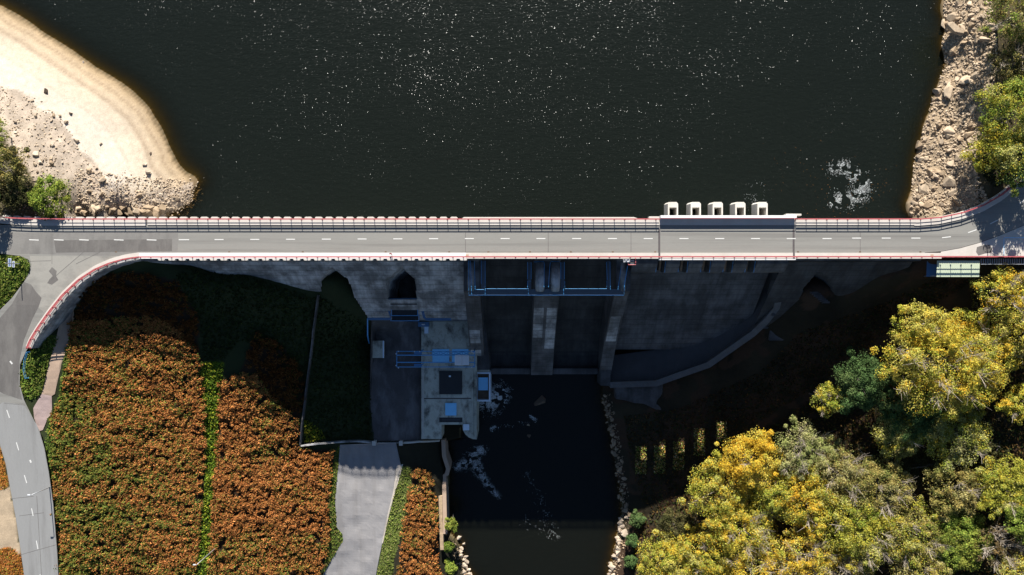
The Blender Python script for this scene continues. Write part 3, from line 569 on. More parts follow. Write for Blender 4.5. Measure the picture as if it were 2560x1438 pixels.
# side channel: curved concrete floor and rim that lead spill water round to the river
LB = [(1525, 962, 31), (1640, 958, 31), (1690, 940, 30), (1770, 912, 28), (1830, 870, 25), (1880, 835, 22), (1915, 802, 19), (1940, 770, 16.5), (1956, 700, 11)]
UB = [(1525, 915, 33), (1640, 900, 32.3), (1690, 880, 31), (1740, 858, 29.5), (1790, 836, 27.5), (1850, 785, 24), (1885, 755, 21), (1910, 730, 18.5), (1938, 682, 11.5)]
lb = [P3(a, b, -d) for a, b, d in LB]; ub = [P3(a, b, -d) for a, b, d in UB]
fl = MB(); vs = []
for p, q in zip(lb, ub): vs += [p + Vector((0, 0, -1.4)), q + Vector((0, 2.5, -1.2)), p + Vector((0, 0, -9)), q + Vector((0, 2.5, -9))]
fs = []
for i in range(len(lb) - 1):
    a = 4 * i; fs += [(a, a + 4, a + 5, a + 1), (a, a + 2, a + 6, a + 4)]
fs += [(0, 1, 3, 2)]
fl.add(vs, fs).build('side_channel', M['chanf'], dam); MB().sweep(lb, 1.5, 10, 0, -9.5).build('channel_rim', M['chan'], dam)
MB().prism(poly_at([(1500, 925), (1527, 925), (1527, 966), (1500, 964)], -31), -39, -31).build('end_block', M['dam_r'], dam, .15)
MB().prism(poly_at([(1910, 770), (1972, 770), (1972, 852), (1925, 852), (1925, 822), (1905, 822)], -22), -34, -22).build('abutment_block', M['dam_r'], dam, .15)
MB().prism(poly_at([(1930, 690), (1946, 690), (1941, 790), (1930, 790)], -17), -30, -17).build('abutment_block', M['dam_r'], dam, .1)
tag(MB().prism(poly_at([(1538, 966), (1695, 945), (1697, 985), (1672, 1030), (1640, 1024), (1610, 1010), (1585, 1008), (1562, 1001), (1540, 998)], -32.6), -40, -32.6).build('apron_slab', M['dam_r'], None, .1), 'dark cracked concrete apron on the right bank below the side channel', 'concrete slab')
# ------------------------------------------------------------------ railings
def railing(name, label, line, posts_at, m=M['red'], zb=.15, hs=((1.31, .13, .08), (.94, .26, .10), (.45, .09, .08)), post_h=1.31, side=0.0, group='red railings along the crest road'):
    r = empty(name, line[0], label, 'railing', group)
    for nm, (h, wd, tk) in zip(('top_rail', 'upper_rail', 'lower_rail'), hs):
        MB().sweep(line, wd, tk, side * (h / 1.31 - .5), zb + h - tk).build(nm, m, r)
    pm = None
    for p in posts_at:
        if pm is None: o = MB().box(-.065, .065, -.065, .065, 0, post_h - .1).box(-.14, .14, -.14, .14, -.003, .05).build('post', m, r, 0); pm = o.data
        else: o = link('post', pm, None, r)
        o.location = Vector(p) + Vector((0, 0, zb)); o.matrix_parent_inverse = Matrix.Translation(-Vector(line[0]))
    return r
upl = [P3(-260, 540), P3(-60, 541), P3(0, 543), P3(40, 546.5), P3(80, 548), P3(160, 549), P3(1647, 549)]
railing('railing', 'long red railing on the lake side from the left bend to the bridge span', upl, resample(upl, STEP))
for line_, nm_ in ((upl[:6] + [P3(369, 549)], 'left'),): MB().sweep([p + Vector((0, 0, -.5)) for p in resample(line_, .9)], 1.5, .64, -.55).build('walkway', M['walk'], dam)
bsp = [P3(1650, 547.6), P3(1986, 547.6)]
railing('railing', 'slim red handrail along the white bridge parapet, lake side', bsp, [], hs=((1.30, .10, .08),))
MB2 = None
upr = [P3(1988, 549), P3(2295, 549), P3(2345, 545), P3(2400, 533), P3(2450, 515), P3(2495, 489), P3(2530, 460), P3(2575, 410), P3(2640, 330)]
MB().sweep([p + Vector((0, 0, -.5)) for p in resample([P3(2285, 549)] + upr[1:], .9)], 1.5, .64, -.55).build('walkway', M['walk'], dam)
railing('railing', 'red lake-side railing right of the bridge span, bending up past the rock bank', upr, resample(upr, STEP))
dnl = [P3(352, 643.2), P3(2720, 642.2)]
railing('railing', 'very long straight red railing on the downstream side of the crest road', dnl, resample(dnl, STEP))
cur = [P3(350, 643.5), P3(318, 648), P3(282, 658), P3(245, 674), P3(205, 700), P3(165, 738), P3(130, 782), P3(102, 822), P3(84, 852), P3(74, 878)]
cur = resample([Vector(p) for p in cur], 1.0)
railing('railing', 'curved red railing round the bend above the fern slope', cur, cur[1::2])
bl = [P3(74, 880, -.6), P3(68, 900, -.8), P3(66, 925, -1), P3(71, 945, -1.2)]
railing('railing', 'short blue railing end beside the grass verge below the curved red railing', bl, bl[::3], m=M['blue'], zb=0, hs=((1.0, .06, .06), (.55, .04, .05)), post_h=1.0, group='blue railings')
# curved retaining wall and kerb walk
rw = empty('retaining_wall', cur[0], 'curved concrete retaining wall holding the road bend above the fern slope', 'wall')
MB().sweep([p + Vector((0, 0, -.02)) for p in cur], .5, 7.1, .15, -7.0).build('wall', M['dam'], rw)
MB().sweep(cur, 1.0, .17, -.52, -.02).build('kerb_walk', M['walk'], rw)
for i, p in enumerate(cur[1:-1:2]):
    d = (cur[min(2 * i + 2, len(cur) - 1)] - cur[2 * i]).normalized(); ang = math.atan2(d.y, d.x)
    t = MB(); t.prism([(-hw * .7, 0), (hw * .7, 0), (hw * .45, .36), (-hw * .45, .36)], -.7, .05); o = t.build('corbel', M['pale'], rw)
    o.rotation_euler = (0, 0, ang); o.matrix_parent_inverse = Matrix.Translation(-cur[0])
    o.location = p + Vector((-d.y, d.x, 0)) * .12
lw = [P3(330, 655, -3.2), P3(290, 665, -3.4), P3(240, 690, -3.8), P3(200, 725, -4.4), P3(182, 752, -5)]
tag(MB().sweep(lw, .55, 3.5, 0, -3).build('kerb_wall', M['dam']), 'low pale stepped wall in the shade below the curved railing', 'wall')
# ------------------------------------------------------------------ blue catwalk round the central spillway
cw = empty('catwalk', P3(1365, 738, -4), 'blue railed steel catwalk framing both central spillway bays', 'catwalk')
zc = -4.0
def rl(name, pts, r=.075, z=zc + 1.0):
    MB().tube([P3(a, b, z) for a, b in pts], r, 5).build(name, M['blue'], cw)
ph = MB()
rl('handrail', [(1172, 650), (1172, 738), (1560, 738), (1561, 712), (1569, 665)], .09)
for pts in ([(1186, 652), (1188, 724)], [(1176, 652), (1179, 736)], [(1213, 652), (1213, 708)], [(1203, 652), (1203, 710)], [(1213, 703), (1213, 722), (1321, 722), (1321, 736)], [(1213, 722), (1213, 736)],
            [(1319, 655), (1319, 698)], [(1328, 656), (1328, 698)], [(1335, 655), (1359, 654), (1361, 660), (1360, 718)], [(1371, 718), (1375, 660), (1378, 654), (1399, 654)], [(1402, 656), (1402, 698)], [(1411, 655), (1411, 698)],
            [(1319, 722), (1319, 703), (1328, 703)], [(1412, 703), (1412, 722), (1517, 722), (1517, 703)], [(1409, 722), (1409, 736)], [(1516, 655), (1518, 700)], [(1525, 655), (1526, 724)], [(1545, 724), (1553, 665)], [(1190, 724), (1210, 724)]):
    rl('guard_rail', pts, .045)
for pp in ([(1176, 650), (1187, 650), (1189, 737), (1176, 737)], [(1189, 723), (1558, 723), (1558, 737), (1189, 737)], [(1203, 652), (1213, 652), (1213, 722), (1203, 722)], [(1319, 656), (1328, 656), (1328, 722), (1319, 722)], [(1402, 656), (1411, 656), (1411, 722), (1402, 722)], [(1517, 652), (1526, 652), (1526, 722), (1517, 722)], [(1546, 652), (1560, 652), (1557, 722), (1544, 722)]):
    MB().prism(poly_at(pp, zc), zc - .15, zc).build('walk_grating', M['grate'], cw)
st = MB()
for i in range(17): 
    y = 656 + i * 3.8; st.prism(poly_at([(1361.5, y), (1371, y), (1371, y + 2), (1361.5, y + 2)], zc + .1), zc + .02, zc + .1)
st.build('stair_treads', M['grate'], cw)
for a, b in ((1172, 690), (1172, 738), (1240, 738), (1300, 738), (1366, 738), (1430, 738), (1500, 738), (1560, 738)):
    p = P3(a, b, zc + 1); MB().tube([p, p - Vector((0, 0, 1.1))], .05, 5).build('post', M['blue'], cw)
# inspection platform hung on the downstream railing
pf = empty('inspection_platform', P3(1577, 652, -.6), 'small red railed inspection platform with white ladder hung outside the railing', 'platform')
f = MB()
for a, b in (((1571, 662), (1589, 662)), ((1589, 645), (1589, 662)), ((1571, 655), (1571, 662))): f.tube([P3(*a, .6), P3(*b, .6)], .09, 5)
f.build('guard_rail', M['red'], pf)
for y in (650, 657.5): MB().prism(poly_at([(1575, y), (1585, y), (1585, y + 4), (1575, y + 4)], -.2), -.3, -.2).build('platform_plank', M['pale'], pf)
f = MB(); f.tube([P3(1558, 650, 0), P3(1575, 650, .9)], .07, 5).tube([P3(1558, 655, 0), P3(1575, 655, .9)], .07, 5)
for i in range(5): f.tube([P3(1559 + i * 3.4, 650, .05 + i * .2), P3(1559 + i * 3.4, 655, .05 + i * .2)], .05, 5)
f.build('ladder', M['tin'], pf)
fb_ = MB(); fb_.prism(poly_at([(1567.5, 648), (1575, 648), (1575, 656), (1567.5, 656)], -.1), -.25, -.1); fb_.build('cage_floor', M['tin'], pf)
# ------------------------------------------------------------------ powerhouse and yard
ZR = -26.0
pwh = empty('powerhouse', P3(1120, 950, -38), 'low powerhouse with stained flat concrete roof and blue hatches beside the river', 'building')
curve = [(1155, 1062), (1157, 1075), (1163, 1086), (1172, 1094), (1182, 1098), (1190, 1099)]
MB().prism(poly_at([(1053, 803), (1192, 803), (1192, 1099)] + curve[::-1][1:] + [(1104, 1062), (1104, 1098), (1053, 1098)], ZR), -38.6, ZR).build('roof', M['roofc'], pwh, .06)
def slab(name, pp, m, dz, th=.2, zz=ZR): return MB().prism(poly_at(pp, zz + dz), zz + dz - th, zz + dz).build(name, m, pwh, .02)
slab('roof_hatch', [(1081, 873), (1123, 873), (1123, 906), (1081, 906)], M['hatch'], .12); slab('roof_hatch', [(1130, 873), (1171, 873), (1171, 906), (1130, 906)], M['hatch'], .12)
slab('roof_hatch', [(1113, 1008), (1141, 1008), (1141, 1039), (1113, 1039)], M['hatch'], .3, .32); slab('roof_hatch', [(1158, 1061), (1173, 1061), (1173, 1076), (1158, 1076)], M['hatch_pale'], .3, .32)
slab('roof_pad', [(1098, 928), (1155, 928), (1155, 986), (1098, 986)], M['black'], .5, .52)
slab('roof_slot', [(1098, 1044), (1156, 1044), (1156, 1056), (1098, 1056)], M['black'], .03, .05)
slab('roof_slot', [(1105, 1047), (1150, 1047), (1150, 1052), (1105, 1052)], M['darksteel'], .06, .02)
slab('roof_seam', [(1060, 995), (1178, 995), (1178, 998), (1060, 998)], M['joint'], .02, .03)
for a in (1056, 1180, 1186): slab('roof_kerb', [(a, 925), (a + 3, 925), (a + 3, 1096), (a, 1096)], M['pale'] if a == 1056 else M['roofc'], .25, .3)
slab('roof_vent', [(1122, 939), (1127, 939), (1127, 943), (1122, 943)], M['hatch_pale'], .8, .32)
slab('roof_unit', [(1045, 805), (1072, 805), (1072, 817), (1045, 817)], M['roof_blue'], 1.2, 1.4); slab('roof_unit', [(1061, 816), (1071, 816), (1071, 834), (1061, 834)], M['hatch_pale'], .6, .8); slab('roof_unit', [(1054, 810), (1062, 810), (1062, 813), (1054, 813)], M['tin'], 1.5, .32)
MB().prism(poly_at([(1192, 803), (1211, 803), (1225, 905), (1225, 925), (1192, 925)], -27), -38.6, -27).build('side_wall', M['dam_r'], pwh, .1)
slab('side_hatch', [(1196, 864), (1207, 864), (1207, 877), (1196, 877)], M['black'], -.95, .1)
gc = empty('gantry_crane', P3(1090, 898, -26), 'blue lattice gantry crane with white ribbed hoist cabin spanning yard and roof', 'crane')
zg = -20.0
f = MB()
for y in (878.5, 888, 906, 917.5): f.tube([P3(992, y, zg), P3(1187, y, zg)], .10 if y in (878.5, 917.5) else .14, 5)
for x in (992, 1187): f.tube([P3(x, 878.5, zg), P3(x, 917.5, zg)], .10, 5)
for x in range(1080, 1166, 19): f.tube([P3(x, 879, zg), P3(x + 19, 888, zg)], .06, 4).tube([P3(x, 888, zg), P3(x + 19, 879, zg)], .06, 4).tube([P3(x, 879, zg), P3(x, 888, zg)], .06, 4)
f.build('girder', M['blue'], gc)
for x, y in ((1050, 880), (1050, 916), (1184, 880), (1184, 916)):
    p = P3(x, y, zg); MB().tube([p, Vector((p.x, p.y, -27.0))], .16, 6).build('leg', M['blue'], gc)
for a, b in ((1035, 880), (1035, 910)): MB().prism(poly_at([(a, b), (a + 20, b), (a + 20, b + 6), (a, b + 6)], zg), zg - .1, zg).build('girder_plate', M['roof_blue'], gc)
c_ = MB().prism(poly_at([(1137, 888.5), (1172, 888.5), (1172, 913), (1137, 913)], zg + 1.5), zg + .2, zg + 1.5).build('hoist_cabin', M['cabin'], gc, .05)
rb_ = MB()
for i in range(9): y = 890 + i * 2.6; rb_.prism(poly_at([(1138, y), (1171, y), (1171, y + 1), (1138, y + 1)], zg + 1.6), zg + 1.5, zg + 1.6)
rb_.prism(poly_at([(1152, 888.5), (1156, 888.5), (1156, 913), (1152, 913)], zg + 1.66), zg + 1.5, zg + 1.66); rb_.build('roof_ribs', M['beam'], c_)
lp = MB()
for a, b in ((996, 879), (1036, 879), (1049, 879), (1178, 878), (1185, 883), (990, 885), (990, 914), (996, 920), (1179, 919), (1185, 913)):
    p = P3(a, b, zg + .25); lp.box(p.x - .12, p.x + .12, p.y - .12, p.y + .12, p.z - .2, p.z)
lp.build('buffer_blocks', M['tin'], gc)
bs_ = empty('basin', P3(1206, 955, -38), 'pale rectangular concrete outlet basin attached to the riverside of the powerhouse', 'basin')
zb_ = -27.5
x0, x1, y0, y1 = frame(MB(), 1192, 931, 1226, 1004, zb_); t = .38
MB().box(x0, x1, y1 - t, y1, -39, zb_).box(x0, x1, y0, y0 + t, -39, zb_).box(x1 - t, x1, y0 + t, y1 - t, -39, zb_).box(x0, x0 + .12, y0 + t, y1 - t, -39, zb_).build('basin_wall', M['hatch_pale'], bs_)
MB().box(x0 + .12, x1 - t, y0 + t, y1 - t, -39, zb_ - 1.4).build('basin_floor', M['rock_brown'], bs_)
MB().prism(poly_at([(1196, 944), (1220, 944), (1220, 976), (1196, 976)], zb_ - .6), zb_ - .75, zb_ - .6).build('basin_grate', M['hatch'], bs_)
MB().prism(poly_at([(1193, 904), (1224, 904), (1224, 930), (1193, 930)], zb_), -39, zb_).build('basin_platform', M['roofc'], bs_, .05)
hut = empty('hut', P3(945, 873, -27), 'small pale flat roofed hut at the left edge of the yard', 'hut')
MB().prism(poly_at([(933, 855), (957, 855), (957, 893), (933, 893)], -25), -27.3, -25).build('walls', M['roofc'], hut)
MB().prism(poly_at([(931, 852), (960, 852), (960, 895), (931, 895)], -24.8), -25.0, -24.8).build('roof', M['roofc'], hut, .03)
MB().box(*[float(PX(957, 0, -24.7)[0]), float(PX(960, 0, -24.7)[0])], *[float(PX(0, 895, -24.7)[1]), float(PX(0, 852, -24.7)[1])], -24.8, -24.6).build('roof_trim', M['hatch_pale'], hut)
pb = empty('pipe_bridge', P3(1003, 765, -15), 'blue service pipe stepping over the dark penstock hatch at the dam toe', 'pipe')
z_ = -17.5
for o_, r_ in ((0, .16), (3.2, .12)):
    MB().tube([P3(a, b, z_) for a, b in ((919, 796 + o_), (974, 796 + o_), (977, 793), (968 + o_, 765 + o_), (970 + o_, 762 + o_), (1051 - o_, 762 + o_), (1055 - o_, 766 + o_), (1062 - o_, 794), (1066, 797 + o_), (1128, 797 + o_))], r_, 6).build('pipe', M['roof_blue'], pb)
MB().tube([P3(919, 796, z_), P3(919, 840, -22), P3(923, 858, -25)], .16, 6).build('down_pipe', M['blue'], pb)
# boundary wall, gate
def gwall(pp, wd, ht, name, label, m, dz=-1.0):
    x, y, z = onground(np.array([p[0] for p in pp], float), np.array([p[1] for p in pp], float))
    pts = [Vector((a, b, c)) for a, b, c in zip(x, y, z)]; fine = []
    for a, b in zip(pts, pts[1:]):
        for k in range(8):
            q = a.lerp(b, k / 8); q.z = float(hgt(np.array([q.x]), np.array([q.y]))[0]); fine.append(q)
    fine.append(pts[-1]); return tag(MB().sweep(fine, wd, ht - dz, 0, dz).build(name, m), label, 'wall')
gwall([(798, 738), (785, 830), (772, 940), (760, 1040), (753, 1112)], .26, 1.2, 'boundary_wall', 'thin straight boundary wall down the shaded grass slope, concrete darkened for the shade', M['dam_r'])  # darker concrete than the sunlit stretch, shade put into its colour
gwall([(756, 1112), (800, 1107), (850, 1103), (895, 1101), (932, 1104)], .34, 1.3, 'boundary_wall', 'low pale boundary wall across the slope up to the left gate post', M['dam'])
gwall([(1010, 1105), (1050, 1102), (1100, 1100)], .34, 1.2, 'boundary_wall', 'short shaded wall between the right gate post and the powerhouse corner', M['pale'])
for px_, lab in ((937, 'left concrete post of the yard gate, beside the long boundary wall'), (1004, 'right concrete post of the yard gate, near the powerhouse')):
    p = P3(px_, 1106, -26.2); t = MB().box(p.x - .35, p.x + .35, p.y - .45, p.y + .45, -28.2, -25.2).box(p.x - .45, p.x + .45, p.y - .55, p.y + .55, -25.2, -25.0)
    tag(t.build('gate_post', M['pale'], None), lab, 'gate post', 'posts of the yard gate')
a = P3(942, 1107, -26.4); b = P3(999, 1107.5, -26.4); g = empty('gate', a, 'dark steel gate closing the yard at the head of the driveway', 'gate')
MB().tube([a, b], .06, 5).tube([a + Vector((0, 0, -1.2)), b + Vector((0, 0, -1.2))], .06, 5).build('gate_frame', M['steel'], g)
f = MB()
for i in range(16): q = a.lerp(b, (i + .5) / 16); f.tube([q, q + Vector((0, 0, -1.2))], .025, 4)
f.build('gate_bars', M['steel'], g)
# river wall on the left bank
rwp = [(1108, 1100), (1110, 1140), (1120, 1172), (1117, 1186), (1110, 1190), (1111, 1250), (1113, 1335)]
rvw = empty('river_wall', P3(1112, 1200, -37), 'concrete and stone wall along the left bank of the river', 'wall')
MB().sweep([P3(a, b, -30.5) for a, b in rwp], 1.0, 9, 0, -9).build('wall', M['path'], rvw)
MB().sweep([P3(a - 11, b, -30.4) for a, b in ((1112, 1240), (1113, 1300), (1116, 1375))], .9, 3, 0, -3).build('stone_kerb', M['rock_tan'], rvw)
# ------------------------------------------------------------------ shed by the right abutment
sh = empty('shed', P3(2384, 670, -4), 'lean-to shed with pale green translucent roof and lower blue roof beside the right abutment', 'shed')
zs = -.75
def sheet(px0, px1, py0, py1, z0, z1, m, name, ribs):
    f = MB(); x0 = float(PX(px0, 0, z0)[0]); x1 = float(PX(px1, 0, z0)[0]); ya = float(PX(0, py0, z0)[1]); yb = float(PX(0, py1, z1)[1]); n = ribs * 2
    vs = []; fs = []
    for i in range(n + 1):
        x = x0 + (x1 - x0) * i / n; d = .05 if i % 2 else 0; vs += [(x, ya, z0 + d), (x, yb, z1 + d), (x, ya, z0 + d - .04), (x, yb, z1 + d - .04)]
    for i in range(n):
        a = 4 * i; fs += [(a, a + 1, a + 5, a + 4), (a + 2, a + 6, a + 7, a + 3), (a + 1, a + 3, a + 7, a + 5), (a, a + 4, a + 6, a + 2)]
    return f.add(vs, fs).build(name, m, sh)
M['green_roof'] = grain('green_sheet_roof', (.46, .52, .38), .5, .06, 1, 6)
sheet(2343, 2450, 652, 692.5, zs, zs - .25, M['green_roof'], 'roof', 24); sheet(2318, 2342.5, 646, 692, -3.3, -3.6, M['roof_blue'], 'lower_roof', 8)
f = MB()
for x in (2345, 2378, 2411, 2446): p = P3(x, 690, zs - .3); f.tube([p, p + Vector((0, 0, -6))], .1, 6)
f.build('roof_posts', M['steel'], sh); MB().tube([P3(2343, 690, zs - .34), P3(2450, 690, zs - .34)], .06, 5).build('edge_beam', M['steel'], sh)
sw = empty('steel_stair', P3(2500, 653, -2), 'dark slatted steel walkway outside the railing right of the shed', 'walkway')
f = MB()
for i in range(26): f.prism(poly_at([(2452 + i * 5.6, 647), (2454.5 + i * 5.6, 647), (2454.5 + i * 5.6, 660), (2452 + i * 5.6, 660)], -1.6), -1.68, -1.6)
f.build('slats', M['steel'], sw); MB().tube([P3(2452, 660.5, -.9), P3(2600, 660.5, -.9)], .06, 5).build('handrail', M['tin'], sw); MB().tube([P3(2452, 660.5, -1.7), P3(2600, 660.5, -1.7)], .1, 5).build('stringer', M['steel'], sw)
# steps on the right slope, blue-lined bay on the pavement
st = MB()
for i in range(7):
    x, y, z = onground(np.array([2036 + i * 4.6]), np.array([732 + i * 4.0])); st.box(x[0] - .9, x[0] + .9, y[0] - .22, y[0] + .22, z[0] - .3, z[0] + .18)
tag(st.build('stone_steps', M['dam_r']), 'short flight of stone steps on the dark right slope', 'steps')
bb = MB(); bb.prism(poly_at([(2509, 595), (2510.2, 595), (2510.2, 640), (2509, 640)], 0), .03, .032).prism(poly_at([(2510.4, 594), (2700, 594), (2700, 595.2), (2510.4, 595.2)], 0), .03, .032)
bb.build('bay_line', M['hatch'], bpy.data.objects['parking_pavement'])
drape('tar_patch', [(2442, 618), (2458, 613), (2474, 612), (2480, 622), (2478, 632), (2462, 634), (2446, 639), (2440, 630)], M['asphalt_dark'], .03, lambda p: np.zeros(np.shape(p)), 2, bpy.data.objects['parking_pavement'])
# ------------------------------------------------------------------ lamp posts, solar sign, person
def lamp(bx, by, tx, ty, label, arm):
    x, y, z = onground(np.array([bx], float), np.array([by], float)); x, y, z = float(x[0]), float(y[0]), float(z[0])
    zt = z + 9
    q = P3(tx, ty, zt); hgt_ = 9
    for hh_ in np.arange(3, 14, .1):
        ax, ay = TOPX(x, y, z + hh_)
        if abs(ax - bx) + abs(ay - by) >= abs(tx - bx) + abs(ty - by): hgt_ = hh_; break
    o = empty('lamp_post', (x, y, z), label, 'lamp post', 'lamp posts beside the roads')
    MB().tube([(x, y, z - .3), (x, y, z + hgt_ * .5), (x, y, z + hgt_)], [.13, .10, .07], 8).build('pole', M['steel'], o, smooth=True)
    MB().tube([(x, y, z + hgt_), (x + arm[0], y + arm[1], z + hgt_ + .1)], .05, 6).build('arm', M['steel'], o)
    MB().box(x + arm[0] - .3, x + arm[0] + .3, y + arm[1] - .12, y + arm[1] + .12, z + hgt_ + .04, z + hgt_ + .18).build('lamp_head', M['tin'], o, .03)
lamp(133, 1214, 82, 1239, 'grey lamp post at the fern edge of the left road', (-.5, 0)); lamp(543, 1367, 491, 1410, 'grey lamp post standing among the ferns beside the green strip', (-.5, 0))
b0 = P3(53, 660, -.2); sp = empty('mast', b0, 'slim lone mast on the grass island, its shadow falling across the road', 'mast')
MB().tube([b0, b0 + Vector((0, 0, 2)), b0 + Vector((0, 0, 4.4))], [.12, .1, .08], 8).build('pole', M['steel'], sp); MB().tube([b0, b0 + Vector((0, 0, .25))], .2, 8).build('pole_base', M['darksteel'], sp)
for px0, px1, py0, py1, z, lab in ((20, 28, 646, 667, .95, 'larger bluish solar panel low over the grass island'), (31, 36.5, 653, 668.5, .9, 'smaller bluish solar panel low over the grass island')):
    c = P3((px0 + px1) / 2, (py0 + py1) / 2, z); sp = empty('solar_panel', c, lab, 'solar panel', 'solar panels on the grass island')
    f = MB().prism(poly_at([(px0, py0), (px1, py0), (px1, py1), (px0, py1)], z), z - .08, z).build('panel_frame', M['tin'], sp)
    MB().prism(poly_at([(px0 + 1.2, py0 + 1.2), (px1 - 1.2, py0 + 1.2), (px1 - 1.2, py1 - 1.2), (px0 + 1.2, py1 - 1.2)], z), z, z + .012).build('solar_cells', M['solar'], f)
    MB().tube([c + Vector((0, 0, -1.2)), c + Vector((0, 0, -.06))], .06, 6).build('stand', M['steel'], sp)
def person(px, py):
    b = P3(px, py, .16); h = 1.72
    J = [(0, 0, .95), (0, .01, 1.2), (0, 0, 1.42), (0, 0, 1.5), (-.1, 0, .9), (-.11, .02, .5), (-.12, .0, .09), (-.13, -.14, .05), (.1, 0, .9), (.12, -.03, .5), (.12, .04, .09), (.12, -.10, .05), (-.2, 0, 1.4), (-.25, -.06, 1.13), (-.2, -.26, 1.08), (.2, 0, 1.4), (.25, -.06, 1.13), (.2, -.26, 1.08)]
    E = [(0, 1), (1, 2), (2, 3), (0, 4), (4, 5), (5, 6), (6, 7), (0, 8), (8, 9), (9, 10), (10, 11), (2, 12), (12, 13), (13, 14), (2, 15), (15, 16), (16, 17)]
    R = [.15, .15, .15, .06, .10, .065, .045, .035, .10, .065, .045, .035, .07, .05, .035, .07, .05, .035]
    me = bpy.data.meshes.new('person'); me.from_pydata([(b.x + x, b.y + y, b.z + z) for x, y, z in J], E, []); o = link('person', me, M['red_cloth'])
    tag(o, 'person in a red top on the downstream walkway, facing the railing', 'person')
    mo = o.modifiers.new('skin', 'SKIN'); 
    for v, r in zip(me.skin_vertices[0].data, R): v.radius = (r, r)
    me.skin_vertices[0].data[0].use_root = True
    o.modifiers.new('sub', 'SUBSURF').levels = 1
    dg = bpy.context.evaluated_depsgraph_get(); me2 = bpy.data.meshes.new_from_object(o.evaluated_get(dg)); o.modifiers.clear(); o.data = me2
    me2.materials.clear(); me2.materials.append(M['red_cloth']); me2.materials.append(M['dark_cloth']); me2.materials.append(M['skin'])
    for p in me2.polygons:
        z = p.center.z - b.z; p.material_index = 1 if z < .92 else (2 if z > 1.5 or (p.center.y - b.y < -.2 and z > .9) else 0)
    bm = bmesh.new(); bmesh.ops.create_uvsphere(bm, u_segments=12, v_segments=9, radius=.115, matrix=Matrix.Translation(b + Vector((0, -.01, 1.62))) @ Matrix.Diagonal((.85, 1, 1.15, 1)))
    bmesh.ops.create_uvsphere(bm, u_segments=6, v_segments=5, radius=.02, matrix=Matrix.Translation(b + Vector((0, -.125, 1.61))))
    m2 = bpy.data.meshes.new('head'); bm.to_mesh(m2); bm.free(); link('head', m2, M['skin'], None, True).parent = o
    bm = bmesh.new(); bmesh.ops.create_uvsphere(bm, u_segments=12, v_segments=9, radius=.125, matrix=Matrix.Translation(b + Vector((0, .02, 1.65))) @ Matrix.Diagonal((.9, 1, 1.1, 1)))
    m2 = bpy.data.meshes.new('hair'); bm.to_mesh(m2); bm.free(); link('hair', m2, M['hair'], None, True).parent = o
person(979, 635)
# ------------------------------------------------------------------ rocks
def hullrock(seed, n=14, sq=(1, .8, .55)):
    r = random.Random(seed); bm = bmesh.new()
    for i in range(n):
        v = Vector((r.gauss(0, 1), r.gauss(0, 1), r.gauss(0, 1))).normalized() * r.uniform(.8, 1.1)
        bm.verts.new((v.x * sq[0], v.y * sq[1], v.z * sq[2]))
    bmesh.ops.convex_hull(bm, input=bm.verts); bmesh.ops.delete(bm, geom=[v for v in bm.verts if not v.link_faces], context='VERTS')
    bmesh.ops.bevel(bm, geom=list(bm.edges), offset=.035, segments=1, affect='EDGES', clamp_overlap=True)
    bmesh.ops.triangulate(bm, faces=bm.faces); me = bpy.data.meshes.new('rock'); bm.to_mesh(me); bm.free(); return me
ROCKS = {}
for k in ('rock', 'rock_tan', 'rock_white', 'rock_brown'):
    ROCKS[k] = []
    for i in range(8):
        me = hullrock(i + 10 * len(ROCKS), 11 + i % 4); me.materials.append(M[k]); ROCKS[k].append(me)
def rock(px, py, s, label, group, mk='rock', sink=.25, sq=None, name='rock', z=None):
    x, y, z0 = onground(np.array([px], float), np.array([py], float)); z0 = float(z0[0]) if z is None else z
    if z is not None: x, y = [np.array([c]) for c in PX(px, py, z)]
    o = bpy.data.objects.new(name, random.choice(ROCKS[mk])); COL.objects.link(o)
    o.location = (float(x[0]), float(y[0]), z0 + s * (.5 - sink) * .6); q = sq or (1, 1, 1)
    o.scale = (s * q[0] * random.uniform(.85, 1.2), s * q[1] * random.uniform(.8, 1.1), s * q[2] * random.uniform(.8, 1.2)); o.rotation_euler = (random.uniform(-.35, .35), random.uniform(-.35, .35), random.uniform(0, 6.28))
    return tag(o, label, 'rock', group)
